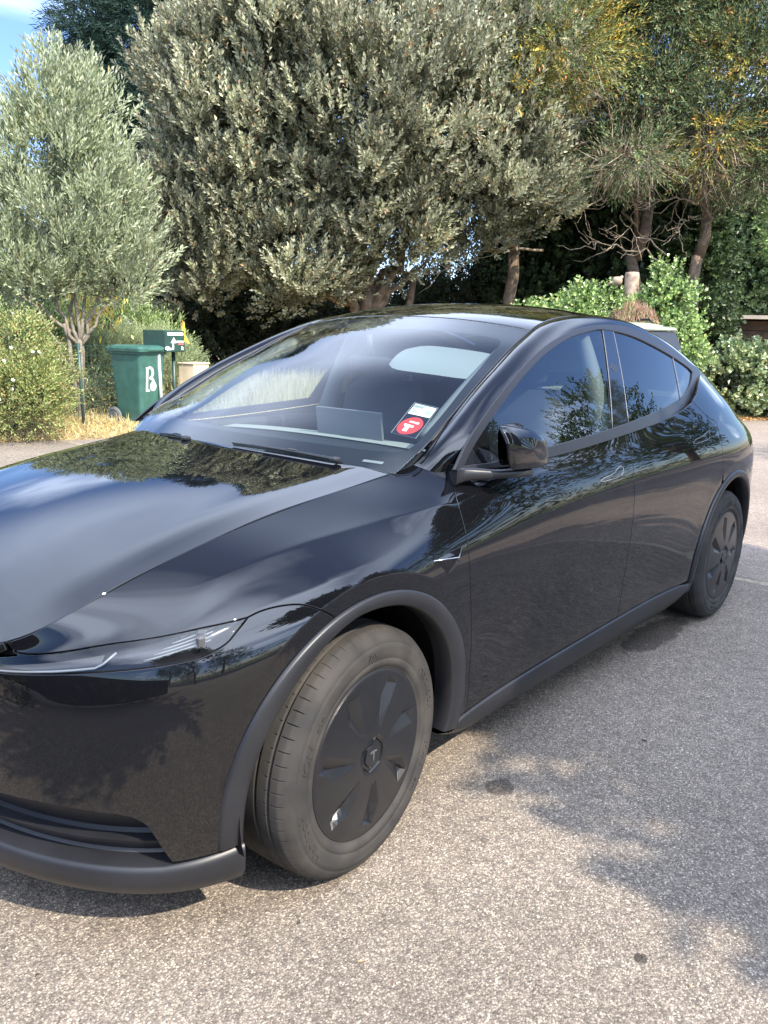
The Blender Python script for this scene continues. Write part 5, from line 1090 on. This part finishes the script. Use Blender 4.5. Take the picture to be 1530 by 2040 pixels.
# sunlit grey-green clipped bush, leafy hedge, yellow-green shrub
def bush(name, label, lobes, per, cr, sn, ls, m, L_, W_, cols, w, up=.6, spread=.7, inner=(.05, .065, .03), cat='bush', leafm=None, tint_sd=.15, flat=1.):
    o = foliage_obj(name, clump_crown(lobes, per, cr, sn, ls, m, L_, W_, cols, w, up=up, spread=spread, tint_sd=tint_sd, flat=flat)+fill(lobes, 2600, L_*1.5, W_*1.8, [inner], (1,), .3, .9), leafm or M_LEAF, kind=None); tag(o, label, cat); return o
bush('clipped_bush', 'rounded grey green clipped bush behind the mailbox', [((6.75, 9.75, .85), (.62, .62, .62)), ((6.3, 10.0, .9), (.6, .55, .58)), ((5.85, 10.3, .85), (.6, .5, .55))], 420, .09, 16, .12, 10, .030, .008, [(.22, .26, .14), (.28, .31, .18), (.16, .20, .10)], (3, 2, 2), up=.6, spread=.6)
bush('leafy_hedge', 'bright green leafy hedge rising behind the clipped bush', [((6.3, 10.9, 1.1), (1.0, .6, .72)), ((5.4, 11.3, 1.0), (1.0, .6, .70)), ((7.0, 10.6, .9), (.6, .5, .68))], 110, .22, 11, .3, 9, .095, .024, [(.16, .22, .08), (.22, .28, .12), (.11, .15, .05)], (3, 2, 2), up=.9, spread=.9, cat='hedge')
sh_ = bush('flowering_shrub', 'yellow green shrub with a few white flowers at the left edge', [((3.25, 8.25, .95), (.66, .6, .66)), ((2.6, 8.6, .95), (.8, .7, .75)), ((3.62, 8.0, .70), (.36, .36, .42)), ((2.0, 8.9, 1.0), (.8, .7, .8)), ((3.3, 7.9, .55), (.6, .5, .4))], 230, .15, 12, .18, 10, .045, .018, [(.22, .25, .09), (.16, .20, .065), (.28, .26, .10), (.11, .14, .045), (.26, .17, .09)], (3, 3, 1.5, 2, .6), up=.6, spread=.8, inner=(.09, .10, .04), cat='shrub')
fb = []
for k in range(16):
    P = (np.array([3.25, 8.2, .95])+unit(np.array([[-.5, -.8, .2]])+.6*rng.normal(size=(1, 3)))*[.70, .66, .68]); q = np.repeat(P, 6, 0); a = np.arange(6)*1.05; D = np.stack([np.cos(a), np.sin(a)*.7, .5+0*a], 1)@rotx(1.1).T; fb.append(leaf_arrays(q, D, np.repeat(unit(CAM-P), 6, 0), .028, .02, np.full((6, 3), .8)))
foliage_obj('flower', fb, M_LEAF, sh_)
# ivy covered stump
ivl = [(.19, .27, .09), (.13, .20, .065), (.30, .36, .13), (.09, .13, .045)]
root = empty('ivy_stump', (13.2, 4.4, .1)); tag(root, 'tree stump smothered in bright ivy with its sawn top showing', 'stump')
def par(o, root): o.parent = root; o.matrix_parent_inverse = root.matrix_world.inverted() if root.matrix_world != Matrix() else Matrix.Translation(-root.location); return o
lbs = [((13.2, 4.35, 1.4), (.85, .85, .90)), ((12.6, 5.2, 1.35), (.75, .7, .75)), ((12.2, 5.9, 1.45), (.5, .5, .55)), ((13.6, 3.6, 1.2), (.5, .5, .85)), ((13.5, 3.70, 2.3), (.36, .36, .38)), ((12.9, 4.9, 2.0), (.4, .4, .35))]
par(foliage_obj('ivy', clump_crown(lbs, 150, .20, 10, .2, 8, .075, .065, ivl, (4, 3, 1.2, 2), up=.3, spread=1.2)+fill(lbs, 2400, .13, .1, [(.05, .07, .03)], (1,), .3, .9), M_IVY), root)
b = MB(); b.tube([(13.15, 4.28, .1), (13.12, 4.27, 1.5), (13.08, 4.26, 2.62), (13.08, 4.26, 2.68), (13.08, 4.26, 2.69)], [.2, .16, .13, .12, .05], 14); b.box((12.97, 4.5, 2.52), (.24, .18, .16), rotz(.6), bev=.05); b.tube([(13.0, 4.4, 2.6), (12.8, 4.62, 2.45)], [.035, .02], 6); par(b.build('sawn_trunk', mat('cut_wood', (.33, .25, .19), .85, noise=(9, .5), bump=(50, .6, .01)), smooth=True), root)
bt = []
n = 1500; P, _ = ellips(n, (12.60, 3.95, 1.75), (.38, .40, .42), .9, 1.12); bt.append(leaf_arrays(P, np.c_[rng.normal(size=(len(P), 2))*.4, -np.ones(len(P))], rnd_dir(len(P)), .16, .012, palette(len(P), [(.26, .16, .11), (.34, .23, .17)], (1, 1))))
par(foliage_obj('dead_bramble', bt, M_GRASS), root)
# right-hand ivy hedge: large glossy leaves
hedge_c = [(.21, .26, .13), (.14, .19, .08), (.33, .37, .22), (.38, .35, .17)]
hl = [((15.5+.62*k*.55, 3.05-.62*k*.85, .72), (.60, .60, .72)) for k in range(0, 8)]
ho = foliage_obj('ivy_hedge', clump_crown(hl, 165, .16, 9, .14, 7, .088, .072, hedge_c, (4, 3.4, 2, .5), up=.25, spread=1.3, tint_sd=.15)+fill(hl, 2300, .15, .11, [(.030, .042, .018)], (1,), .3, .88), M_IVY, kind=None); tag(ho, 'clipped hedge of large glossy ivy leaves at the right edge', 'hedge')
lb = [((15.6, 2.15, 3.3), (.5, .5, .7)), ((16.0, 1.9, 2.5), (.5, .5, .45)), ((15.9, 2.2, 4.0), (.4, .4, .5))]
tree('young_tree', 'bright leafy young tree above the hedge at the right edge', clump_crown(lb, 120, .25, 9, .25, 9, .085, .045, [(.20, .28, .09), (.14, .20, .06), (.28, .34, .13)], (3, 2, 1), up=.3, spread=1.1), lambda b: wood(b, (16.2, 2.0, 0), (15.9, 2.1, 3.6), .05, .02), M_LEAF, base=(16.2, 2.0, 0))
# shed behind the hedge
root = empty('garden_shed', (21.5, 4.4, 0)); tag(root, 'low brown shed with flat pale roof behind the right hedge', 'shed')
R_s = rotz(-1.22)
def sbox(name, c, s, m, rr=None, parent=root, bev=.0):
    b = MB(); b.box(np.array((21.5, 4.4, 0))+R_s@np.array(c), s, R_s if rr is None else R_s@rr, bev=bev); return par(b.build(name, m), parent)
M_SH = mat('shed_wood', (.085, .055, .042), .8, noise=(5, .3)); sbox('wall', (1.2, 0, 1.0), (4.6, 2.4, 2.0), M_SH); sbox('roof', (1.2, -.1, 2.10), (5.0, 2.9, .09), mat('shed_roof', (.42, .38, .33), .8, noise=(3, .2)))
for k in range(8): sbox('board', (1.2, -1.215, .15+.25*k), (4.6, .02, .225), M_SH)
b = MB(); b.tube([(18.9, 3.35, 0), (18.9, 3.35, 2.6)], .035, 8); tag(b.build('wooden_post', M_BARKG), 'thin weathered post standing in front of the shed', 'post')
# ================= things by the verge =================
M_BIN = mat('bin_green', (.035, .105, .085), .42, noise=(8, .18)); M_BIND = mat('bin_grey', (.12, .125, .13), .6); M_GREEN = mat('green_enamel', (.022, .056, .047), .4, noise=(10, .15)); M_WHITE = mat('white_print', (.82, .84, .84), .5); M_DKG = mat('dark_green_print', (.02, .07, .05), .5)
M_ZINC = mat('zinc', (.42, .44, .46), .45, metal=.4, noise=(12, .2)); M_BEIGE = mat('beige_cabinet', (.62, .52, .36), .55, noise=(6, .12)); M_RED = mat('red_ink', (.62, .12, .10), .5); M_ORANGE = mat('orange_cloth', (.80, .30, .03), .8); M_YEL = mat('yellow_cloth', (.85, .62, .08), .8); M_BLUEP = mat('blue_ink', (.35, .5, .65), .5)
def rounded_rect(w, d, r, n=4):
    out = []
    for cx, cy, a0 in ((w/2-r, d/2-r, 0), (-w/2+r, d/2-r, 90), (-w/2+r, -d/2+r, 180), (w/2-r, -d/2+r, 270)):
        out += [(cx+r*cos(rb(a0+90*k/n)), cy+r*sin(rb(a0+90*k/n))) for k in range(n+1)]
    return np.array(out)
def loft(mb, rings, capb=True, capt=True, m=0):
    n = len(rings[0]); V = np.concatenate(rings); F = [(i*n+j, i*n+(j+1) % n, (i+1)*n+(j+1) % n, (i+1)*n+j) for i in range(len(rings)-1) for j in range(n)]
    if capb: F.append(tuple(range(n-1, -1, -1)))
    if capt: F.append(tuple(range((len(rings)-1)*n, len(rings)*n)))
    mb.add(V, F, m)
def rr3(w, d, r, z, oy=0, ox=0): P = rounded_rect(w, d, r); return np.c_[P[:, 0]+ox, P[:, 1]+oy, np.full(len(P), z)]
binr = empty('wheeled_bin', (5.22, 8.20, .05), rb(12)); tag(binr, 'dark green wheeled bin with a white letter B and football on its front', 'bin')
b = MB(); loft(b, [rr3(.40, .44, .05, .05), rr3(.42, .47, .05, .10), rr3(.50, .58, .055, .85), rr3(.52, .60, .055, 1.04), rr3(.56, .64, .05, 1.05), rr3(.56, .64, .05, 1.09)]); b.build('bin_body', M_BIN, binr, smooth=False)
b = MB(); loft(b, [rr3(.60, .70, .05, 1.085, -.005), rr3(.61, .71, .05, 1.125, -.005), rr3(.57, .67, .06, 1.155, -.0), rr3(.42, .50, .08, 1.175, 0), rr3(.2, .25, .05, 1.165, 0)]); b.box((0, -.345, 1.11), (.30, .05, .03), bev=.01); b.build('bin_lid', M_BIN, binr)
b = MB(); b.tube([(-.24, .37, 1.06), (.24, .37, 1.06)], .016, 8); b.build('handle', M_BIN, binr, smooth=True)
def wheel_lathe(mb, c, r, w, ax=0):
    pr = [(0, -w/2), (r*.55, -w/2), (r*.60, -w*.3), (r*.72, -w*.3), (r*.78, -w/2), (r, -w*.3), (r, w*.3), (r*.78, w/2), (0, w/2)]; a = np.linspace(0, 2*np.pi, 24, endpoint=False)
    V = np.array([(y, q*cos(t), q*sin(t)) for t in a for q, y in pr])+np.array(c); mb.grid(V, 24, len(pr), closeu=True)
for sx in (-1, 1):
    b = MB(); wheel_lathe(b, (sx*.27, .24, .135), .145, .05); b.build('wheel', M_BIND, binr, smooth=False)
# emblem on the sloping front
def onfront(P, off): # P (n,2): x, height -> bin local
    P = np.array(P, float); z = P[:, 1]; y = -np.interp(z, [.10, .85, 1.04], [.235, .29, .30])-off; return np.c_[P[:, 0], y, z]
def flat(mb, poly, off, m=0, fn=onfront): V = fn(poly, off); mb.add(V, [tuple(range(len(V)))], m)
b = MB(); X0, Z0, Hh = -.13, .52, .36
stem = [(0, 0), (.055, 0), (.055, .93), (.02, .97), (0, .94)]; bsc = lambda L: [(X0+x*Hh*1.15, Z0+z*Hh) for x, z in L]
flat(b, bsc([(0, .0), (.17, .0), (.17, .07), (.09, .09), (.09, .90), (.05, .95), (0, .97), (-.02, .93), (0, .90)]), .002)
ar = lambda cx, cz, r0, r1, a0, a1, k=14: [(cx+r0*cos(t), cz+r0*1.15*sin(t)) for t in np.linspace(rb(a0), rb(a1), k)]+[(cx+r1*cos(t), cz+r1*1.15*sin(t)) for t in np.linspace(rb(a1), rb(a0), k)]
def strip2(mb, pts_out, pts_in, off, m=0):
    V = onfront(bsc(pts_out)+bsc(pts_in), off); k = len(pts_out); mb.add(V, [(i, i+1, k+i+1, k+i) for i in range(k-1)], m)
tt = np.linspace(rb(135), rb(-80), 18); strip2(b, [(.16+.20*cos(t), .74+.25*sin(t)) for t in tt], [(.15+.115*cos(t), .74+.165*sin(t)) for t in tt], .0025)
tt = np.linspace(rb(100), rb(10), 10); strip2(b, [(.20+.20*cos(t), .34+.24*sin(t)) for t in tt], [(.18+.13*cos(t), .32+.17*sin(t)) for t in tt], .0027)
flat(b, bsc([(.34+.15*cos(t), .20+.185*sin(t)) for t in np.linspace(0, 2*np.pi, 24)[:-1]]), .003)
for k in range(6):
    q = (.34, .20) if k == 5 else (.34+.095*cos(rb(90+72*k)), .20+.115*sin(rb(90+72*k))); flat(b, bsc([(q[0]+.028*cos(t), q[1]+.034*sin(t)) for t in np.linspace(0, 2*np.pi, 6)[:-1]]), .004, 1)
b.build('club_emblem', [M_WHITE, M_BIN], binr)
# mailbox on its posts
mb_ = empty('mailbox', (5.62, 8.12, 0), rb(12)); tag(mb_, 'green metal letterbox with stickers standing on a green post', 'mailbox')
b = MB(); b.box((0, 0, 1.285), (.40, .44, .31), bev=.008); b.build('box', M_GREEN, mb_); b = MB(); b.box((0, -.224, 1.285), (.385, .010, .295), bev=.003); dr_ = b.build('door', M_GREEN, mb_)
b = MB()
for (x0, x1, z0, z1, mi_) in ((-.165, .165, 1.37, 1.41, 0), (.02, .17, 1.27, 1.292, 0), (.05, .17, 1.235, 1.258, 1), (-.17, .17, 1.325, 1.332, 2)): b.box(((x0+x1)/2, -.2305, (z0+z1)/2), (x1-x0, .002, z1-z0), m=mi_)
b.build('sticker', [M_WHITE, M_RED, M_DKG], dr_)
b = MB(); Y_ = -.2312
def mf(P, off): P = np.array(P, float); return np.c_[P[:, 0], np.full(len(P), Y_-off), P[:, 1]]
flat(b, [(-.10, 1.26), (.02, 1.26), (-.035, 1.345)], .0003, 0, mf); flat(b, [(-.078, 1.268), (.0, 1.268), (-.036, 1.325)], .0006, 1, mf); flat(b, [(-.062, 1.273), (-.016, 1.273), (-.037, 1.307)], .0009, 0, mf)
flat(b, [(-.17+.05*cos(t), 1.185+.028*sin(t)) for t in np.linspace(0, 2*np.pi, 16)[:-1]], .0004, 0, mf); flat(b, [(-.055+.018*cos(t)*1.0, 1.21+.05*sin(t)) for t in np.linspace(0, 2*np.pi, 16)[:-1]], .0005, 0, mf); flat(b, [(-.12+.04*cos(t), 1.175+.02*sin(t)) for t in np.linspace(0, 2*np.pi, 16)[:-1]], .0007, 2, mf)
for ch_, px_, m_ in (('2', .045, M_DKG), ('1', .085, M_DKG), ('f', .125, M_WHITE), ('t', .15, M_WHITE)):
    V, F = text_polys(ch_, .075, 0, 0, .002); o = MB(); o.add(np.c_[V[:, 0]+px_, np.full(len(V), Y_-.0005), V[:, 1]+1.185], F); o.build('letter', m_, dr_)
b.build('sticker_art', [M_WHITE, M_RED, M_BLUEP, M_DKG], dr_)
b = MB(); b.tube([(.13, -.06, -.05), (.13, -.06, 1.13)], .028, 12); b.build('post', M_GREEN, mb_, smooth=True)
b = MB(); b.tube([(5.43, 7.93, -.02), (5.40, 7.94, 1.13)], .026, 12); tag(b.build('steel_post', M_ZINC, smooth=True), 'pale galvanised post between the bin and the letterbox', 'post')
cab = empty('utility_cabinet', (6.28, 8.30, 0), rb(14)); tag(cab, 'small beige utility cabinet right of the letterbox', 'cabinet')
b = MB(); b.box((0, 0, .46), (.37, .30, .94), bev=.010); b.build('housing', M_BEIGE, cab); b = MB(); b.box((0, -.155, .46), (.33, .008, .86), bev=.002); b.build('door', M_BEIGE, cab); b = MB(); b.box((0, 0, .945), (.395, .325, .025), bev=.006); b.build('cap', M_BEIGE, cab)
fl = empty('small_flag', (5.86, 8.02, 0)); tag(fl, 'small yellow and orange striped flag hanging beside the letterbox', 'flag')
b = MB(); b.tube([(0, 0, .9), (0, 0, 1.62)], .006, 6); b.build('stick', M_BARKG, fl)
b = MB(); nn_ = 9
for k in range(5):
    V = [];
    for i in range(nn_):
        t = i/(nn_-1); z = 1.60-.30*t
        for e in (k/5, (k+1)/5): V.append((.012+.11*e*t+.006*math.sin(9*t+5*e), .02*math.sin(6*t+4*e)-.02, z-.05*e*t))
    b.grid(np.array(V), nn_, 2, m=k % 2)
b.build('cloth', [M_YEL, M_ORANGE], fl)
# wire fence
fn_ = empty('wire_fence', (4.34, 8.23, 0)); tag(fn_, 'green welded wire fence with its post between the shrub and the bin', 'fence')
b = MB(); b.tube([(0, 0, -.05), (-.02, 0, 1.24)], .022, 8); b.build('post', M_GREEN, fn_, smooth=True)
b = MB(); b.tube([(-.95, .35, -.02), (-.55, .2, .50)], .018, 8); b.build('brace', M_GREEN, fn_, smooth=True)
b = MB()
for z in np.arange(.12, 1.24, .135): b.tube([(-.62, .28, z), (0, .02, z), (.75, .14, z+.01)], .0028, 5)
for s in np.arange(0, 1.38, .068):
    p = (-.62+s, .28-.42*s) if s < .62 else (s-.62, .02+.16*(s-.62)); b.tube([(p[0], p[1]-.004, .10), (p[0], p[1]-.004, 1.22)], .0024, 5)
b.build('wire_panel', M_GREEN, fn_)
# orange blossom and yellow iris-like leaves by the hedge
ob_ = foliage_obj('orange_flower', [leaf_arrays(np.repeat([[5.58, 8.35, .42]], 40, 0)+.03*rng.normal(size=(40, 3)), rnd_dir(40), rnd_dir(40), .05, .03, palette(40, [(.75, .25, .06)], (1,)))], M_LEAF, kind=None); tag(ob_, 'small orange flower head low behind the green post', 'flower', kind='stuff')
n = 500; P = np.array([5.35, 9.5, .3])+rng.normal(size=(n, 3))*[.7, .3, .25]
ub = foliage_obj('undergrowth', [leaf_arrays(P, rnd_dir(n)+[0, 0, .6], rnd_dir(n), .12, .05, palette(n, [(.16, .20, .08), (.10, .12, .05), (.34, .26, .14)], (2, 2, 1)))]+clump_crown([((5.7, 9.1, .35), (1.0, .35, .35)), ((6.9, 8.9, .4), (.7, .4, .4)), ((4.7, 9.3, .4), (.8, .3, .4))], 90, .2, 8, .2, 8, .06, .025, [(.12, .15, .07), (.08, .10, .05), (.26, .20, .12)], (3, 3, 1), up=.4), M_LEAF, kind=None); tag(ub, 'mixed low undergrowth behind the fence, bin and posts', 'undergrowth', kind='stuff')
n = 260; P = np.array([5.55, 9.9, 1.9])+rng.normal(size=(n, 3))*[.25, .2, .22]
yb = foliage_obj('yellow_leaves', [leaf_arrays(P, np.c_[rng.normal(size=(n, 2))*.4, -np.ones(n)], rnd_dir(n), .13, .035, palette(n, [(.62, .50, .10), (.50, .30, .12), (.55, .42, .16)], (2, 1, 1)))], M_LEAF, kind=None); tag(yb, 'drooping yellow and rust leaves under the silvery tree', 'plant', kind='stuff')

# ================= across the drive, behind the photographer: seen in the paint =================
M_WALL = mat('rendered_wall', (.50, .46, .40), .85, noise=(4, .2), bump=(60, .3, .004))
b = MB()
for i in range(24): b.box((-22+2.0*i, -8.9, .16), (1.985, .22, .34), bev=.012)
wl = MB(); root = empty('low_wall', (0, -8.9, 0)); tag(root, 'low pale kerb wall along the far side of the drive', 'wall')
bm_ = None
for i in range(24):
    if bm_ is None: q = MB(); q.box((0, 0, .16), (1.985, .22, .34), bev=.012); o = q.build('coping_stone', M_WALL, root); bm_ = o.data
    else: o = obj_from(bm_, 'coping_stone', root)
    o.location = (-22+2.0*i, 0, 0)
sheet('lawn', [(-60, -60), (60, -60), (60, -8.99), (-60, -8.99)], .04, mat('lawn_green', (.10, .13, .045), .95, noise=(2.5, .5), bump=(90, .8, .02)))
hl = [((x, -11.4+.2*math.sin(x), .8), (1.3, .7, .95)) for x in np.arange(-16, 26, 2.2)]
def far_clump(lobes, per, L_, W_, cols, w, sn=7, m=7, cr=.45, ls=.4): 
    out = []
    for c, r in lobes:
        n = max(4, int(per*(r[0]*r[1]+r[1]*r[2]+r[0]*r[2])/3)); Pc, Nc = ellips(n, c, r, cull=False); n = len(Pc); d = rnd_dir(n*sn); B = np.repeat(Pc, sn, 0)+d*cr; A = d*.6+np.repeat(Nc, sn, 0)*.5+np.array([0, 0, .5])
        out.append(sprigs(B, A, ls, m, L_, W_, cols, w, .9))
    return out
gr = [(.07, .10, .035), (.045, .068, .024), (.10, .13, .046)]
tag(foliage_obj('boundary_hedge', far_clump(hl, 12, .15, .08, gr, (3, 3, 1), sn=6), M_LEAF, kind=None), 'rough green hedge behind the low wall across the drive', 'hedge')
back = [(9.8, -9.8, 9.8, 2.3), (-13, -14, 6.5, 2.6), (-8.0, -13.2, 5.2, 2.0), (-3.0, -14.5, 6.2, 2.3), (6.4, -12.8, 6.0, 1.9), (10.5, -13.5, 8.2, 2.6), (15.5, -12, 7.0, 2.5), (21, -9, 8.0, 2.8)]
bl_ = ['tallest dense garden tree across the drive behind the pale wall', 'round garden tree across the drive, farthest left', 'small garden tree across the drive, second from the left', 'garden tree across the drive opposite the bonnet', 'garden tree across the drive opposite the rear door', 'tall garden tree across the drive opposite the boot', 'broad garden tree across the road behind the car', 'tall tree across the road, farthest right']
for (x, y, h, r), lab in zip(back, bl_):
    ex = 1.0 if h < 9 else 2.4
    lb = [((x, y, h*.62), (r*.9, r*.9, h*.34)), ((x+.5*r, y+.2*r, h*.5), (r*.55, r*.55, h*.2)), ((x-.5*r, y, h*.55), (r*.55, r*.55, h*.22)), ((x+.1, y, h*.85), (r*.5, r*.5, h*.16))]
    tree('garden_tree', lab, far_clump(lb, 16*ex, .17, .085, gr, (3, 3, 1))+(fill(lb, 500, .4, .25, gr, (3, 3, 1), .1, .9) if ex > 1 else []), lambda b: [wood(b, (x, y, 0), (x, y, h*.55), .18, .1)]+[wood(b, (x, y, h*.3), np.array(c)+[.3*rng.normal(), 0, 0], .07, .02) for c, r_ in lb], M_LEAF, group='garden trees across the drive', base=(x, y, 0))
# the tree whose crown shades the asphalt beside the car
lb = [((2.1, -7.05, 5.25), (1.35, 1.0, .95)), ((3.1, -6.9, 5.0), (1.0, .9, .8)), ((1.15, -6.7, 4.95), (.75, .6, .55)), ((.62, -6.85, 4.85), (.42, .4, .28)), ((2.6, -6.0, 4.7), (1.0, .6, .5)), ((.85, -7.75, 5.3), (.5, .4, .3)), ((2.6, -7.6, 6.3), (1.1, .9, .8)), ((2.0, -7.9, 5.0), (1.3, .8, .8))]
tree('shade_tree', 'spreading garden tree behind the photographer that shades the asphalt beside the car', far_clump(lb, 80, .18, .11, gr, (3, 3, 1), sn=8, cr=.30, ls=.3)+fill(lb, 1500, .26, .16, gr, (3, 3, 1), .1, .92), lambda b: [wood(b, (2.2, -9.6, 0), (2.2, -9.0, 3.2), .16, .11)]+[wood(b, (2.2, -9.2, 2.6+.3*rng.random()), c, .06, .015, .05, 10, .06) for c, r_ in lb], M_LEAF, base=(2.2, -9.6, 0))
# pale gate and garage beyond it
root = empty('garden_gate', (-6.2, -9.0, 0)); tag(root, 'pale slatted garden gate across the drive', 'gate')
gm = None
for i in range(14):
    if gm is None: q = MB(); q.box((0, 0, .75), (.09, .03, 1.4), bev=.004); o = q.build('slat', M_BEIGE, root); gm = o.data
    else: o = obj_from(gm, 'slat', root)
    o.location = (.14*i, .18, 0)
q = MB(); q.box((.91, .14, .35), (2.0, .04, .08)); q.box((.91, .14, 1.2), (2.0, .04, .08)); q.build('rail', M_BEIGE, root)

# unseen fence and shrubs, added to give the bumper something dark to mirror
root = empty('added_fence', (-3.15, .3, 0), -.10); tag(root, 'added unseen dark board fence that darkens the bumper reflection', 'fence')
M_DARKW = mat('added_fence_wood', (.040, .034, .030), .7, noise=(8, .3)); gm = None
for i in range(56):
    if gm is None: q = MB(); q.box((0, 0, .47), (.025, .1485, .86), bev=.002); o = q.build('board', M_DARKW, root); gm = o.data
    else: o = obj_from(gm, 'board', root)
    o.location = (0, -4.2+.15*i, .0)
q = MB(); q.box((-.03, 0, .3), (.04, 8.6, .07)); q.box((-.03, 0, .8), (.04, 8.6, .07)); q.build('rail', M_DARKW, root)
hl = [((-2.95+.1*y, y, .22), (.16, .35, .24)) for y in np.arange(-2.6, 4.0, 1.3)]  # added out of view, part of the dark backdrop for the bumper
tag(foliage_obj('added_shrub', far_clump(hl, 40, .12, .05, gr, (3, 3, 1), sn=7, cr=.15, ls=.25), M_LEAF, kind=None), 'added unseen low shrubs along the added board fence', 'shrub')
# pale green hatchback parked beyond, only its upper rear corner shows past the black car
M_SAGE = mat('sage_paint', (.36, .42, .33), .25, coat=1.0); root = empty('parked_car', (11.2, 2.92, 0), 1.1); root.scale = (1.12, 1.12, 1.12); tag(root, 'pale sage green hatchback parked behind the black car, only its rear window corner visible', 'car')
# local +x runs forward from the tail
b = MB(); loft(b, [rr3(3.9, 1.60, .3, .22, 0, 2.0), rr3(4.05, 1.74, .38, .42, 0, 2.0), rr3(4.08, 1.78, .40, .75, 0, 2.0), rr3(3.98, 1.72, .40, .96, 0, 1.98), rr3(3.2, 1.56, .3, 1.02, 0, 1.66)]); b.build('body', M_SAGE, root, smooth=True)
b = MB(); loft(b, [rr3(3.05, 1.60, .22, .98, 0, 1.62), rr3(2.60, 1.42, .25, 1.36, 0, 1.56), rr3(2.25, 1.28, .28, 1.535, 0, 1.55), rr3(1.9, 1.1, .3, 1.575, 0, 1.55), rr3(.9, .6, .2, 1.59, 0, 1.55)]); b.build('cabin', M_SAGE, root, smooth=True)
b = MB(); b.add([(.22, -.62, 1.20), (.22, .62, 1.20), (.325, .53, 1.43), (.325, -.53, 1.43), (.185, -.65, 1.19), (.185, .65, 1.19), (.27, .56, 1.45), (.27, -.56, 1.45)], [(4, 7, 6, 5), (0, 1, 2, 3), (4, 5, 1, 0), (5, 6, 2, 1), (6, 7, 3, 2), (7, 4, 0, 3)]); rw = b.build('rear_window', MAT['gloss_black'], root)
b = MB(); b.box((.27, 0, 1.425), (.03, .26, .03), bev=.006); b.build('brake_light', MAT['red_lens'], root)
b = MB(); b.box((.40, 0, 1.495), (.34, 1.14, .05), roty(-.10), bev=.02); b.build('spoiler', M_SAGE, root)
for sd in (1, -1):
    b = MB(); b.tube([(.75, .56*sd, 1.575), (.85, .56*sd, 1.625), (2.2, .56*sd, 1.625), (2.35, .56*sd, 1.56)], .018, 8); b.build('roof_bar', MAT['black_plastic'], root, smooth=True)
    b = MB(); b.box((.03, .70*sd, .66), (.10, .26, .20), bev=.04); b.build('tail_lamp', MAT['red_lens'], root)
    b = MB(); b.add([(.75, .785*sd, 1.03), (2.75, .785*sd, 1.03), (2.3, .69*sd, 1.42), (.95, .69*sd, 1.42)], [(0, 1, 2, 3) if sd < 0 else (3, 2, 1, 0)]); b.build('side_glass', MAT['gloss_black'], root)
    for x in (.72, 3.25): o = MB(); V = [(x+q*cos(a_), y*sd, .31+q*sin(a_)) for a_ in np.linspace(0, 2*np.pi, 24, endpoint=False) for q, y in ((0, .90), (.20, .90), (.21, .88), (.31, .88), (.31, .70), (0, .70))]; o.grid(np.array(V), 24, 6, closeu=True); o.build('wheel', MAT['rubber'], root, smooth=False)
b = MB(); b.tube([(.08, 0, 1.06), (.12, .25, 1.10), (.16, .42, 1.16)], .010, 6); b.build('wiper', MAT['black_plastic'], rw)

lb = [((-3.2, -4.4, 3.0), (1.5, 1.0, .45)), ((-2.5, -4.0, 2.7), (.8, .7, .35)), ((-4.2, -4.6, 3.1), (1.1, .9, .45)), ((-2.6, -5.1, 2.9), (1.1, .8, .35)), ((-3.2, -3.6, 2.9), (1.3, .5, .3))]  # low crown added out of view to shade the ground the bumper mirrors
tree('young_tree', 'added unseen low tree that shades the ground in front of the bonnet', far_clump(lb, 60, .14, .08, gr, (3, 3, 1), sn=7, cr=.2, ls=.25)+fill(lb, 1500, .2, .12, gr, (3, 3, 1), .1, .92), lambda b: [wood(b, (-3.6, -7.2, 0), (-3.5, -6.4, 1.9), .07, .05)]+[wood(b, (-3.5, -6.4, 1.8), c, .04, .012, .05, 9, .06) for c, r_ in lb], M_LEAF, base=(-3.6, -7.2, 0))
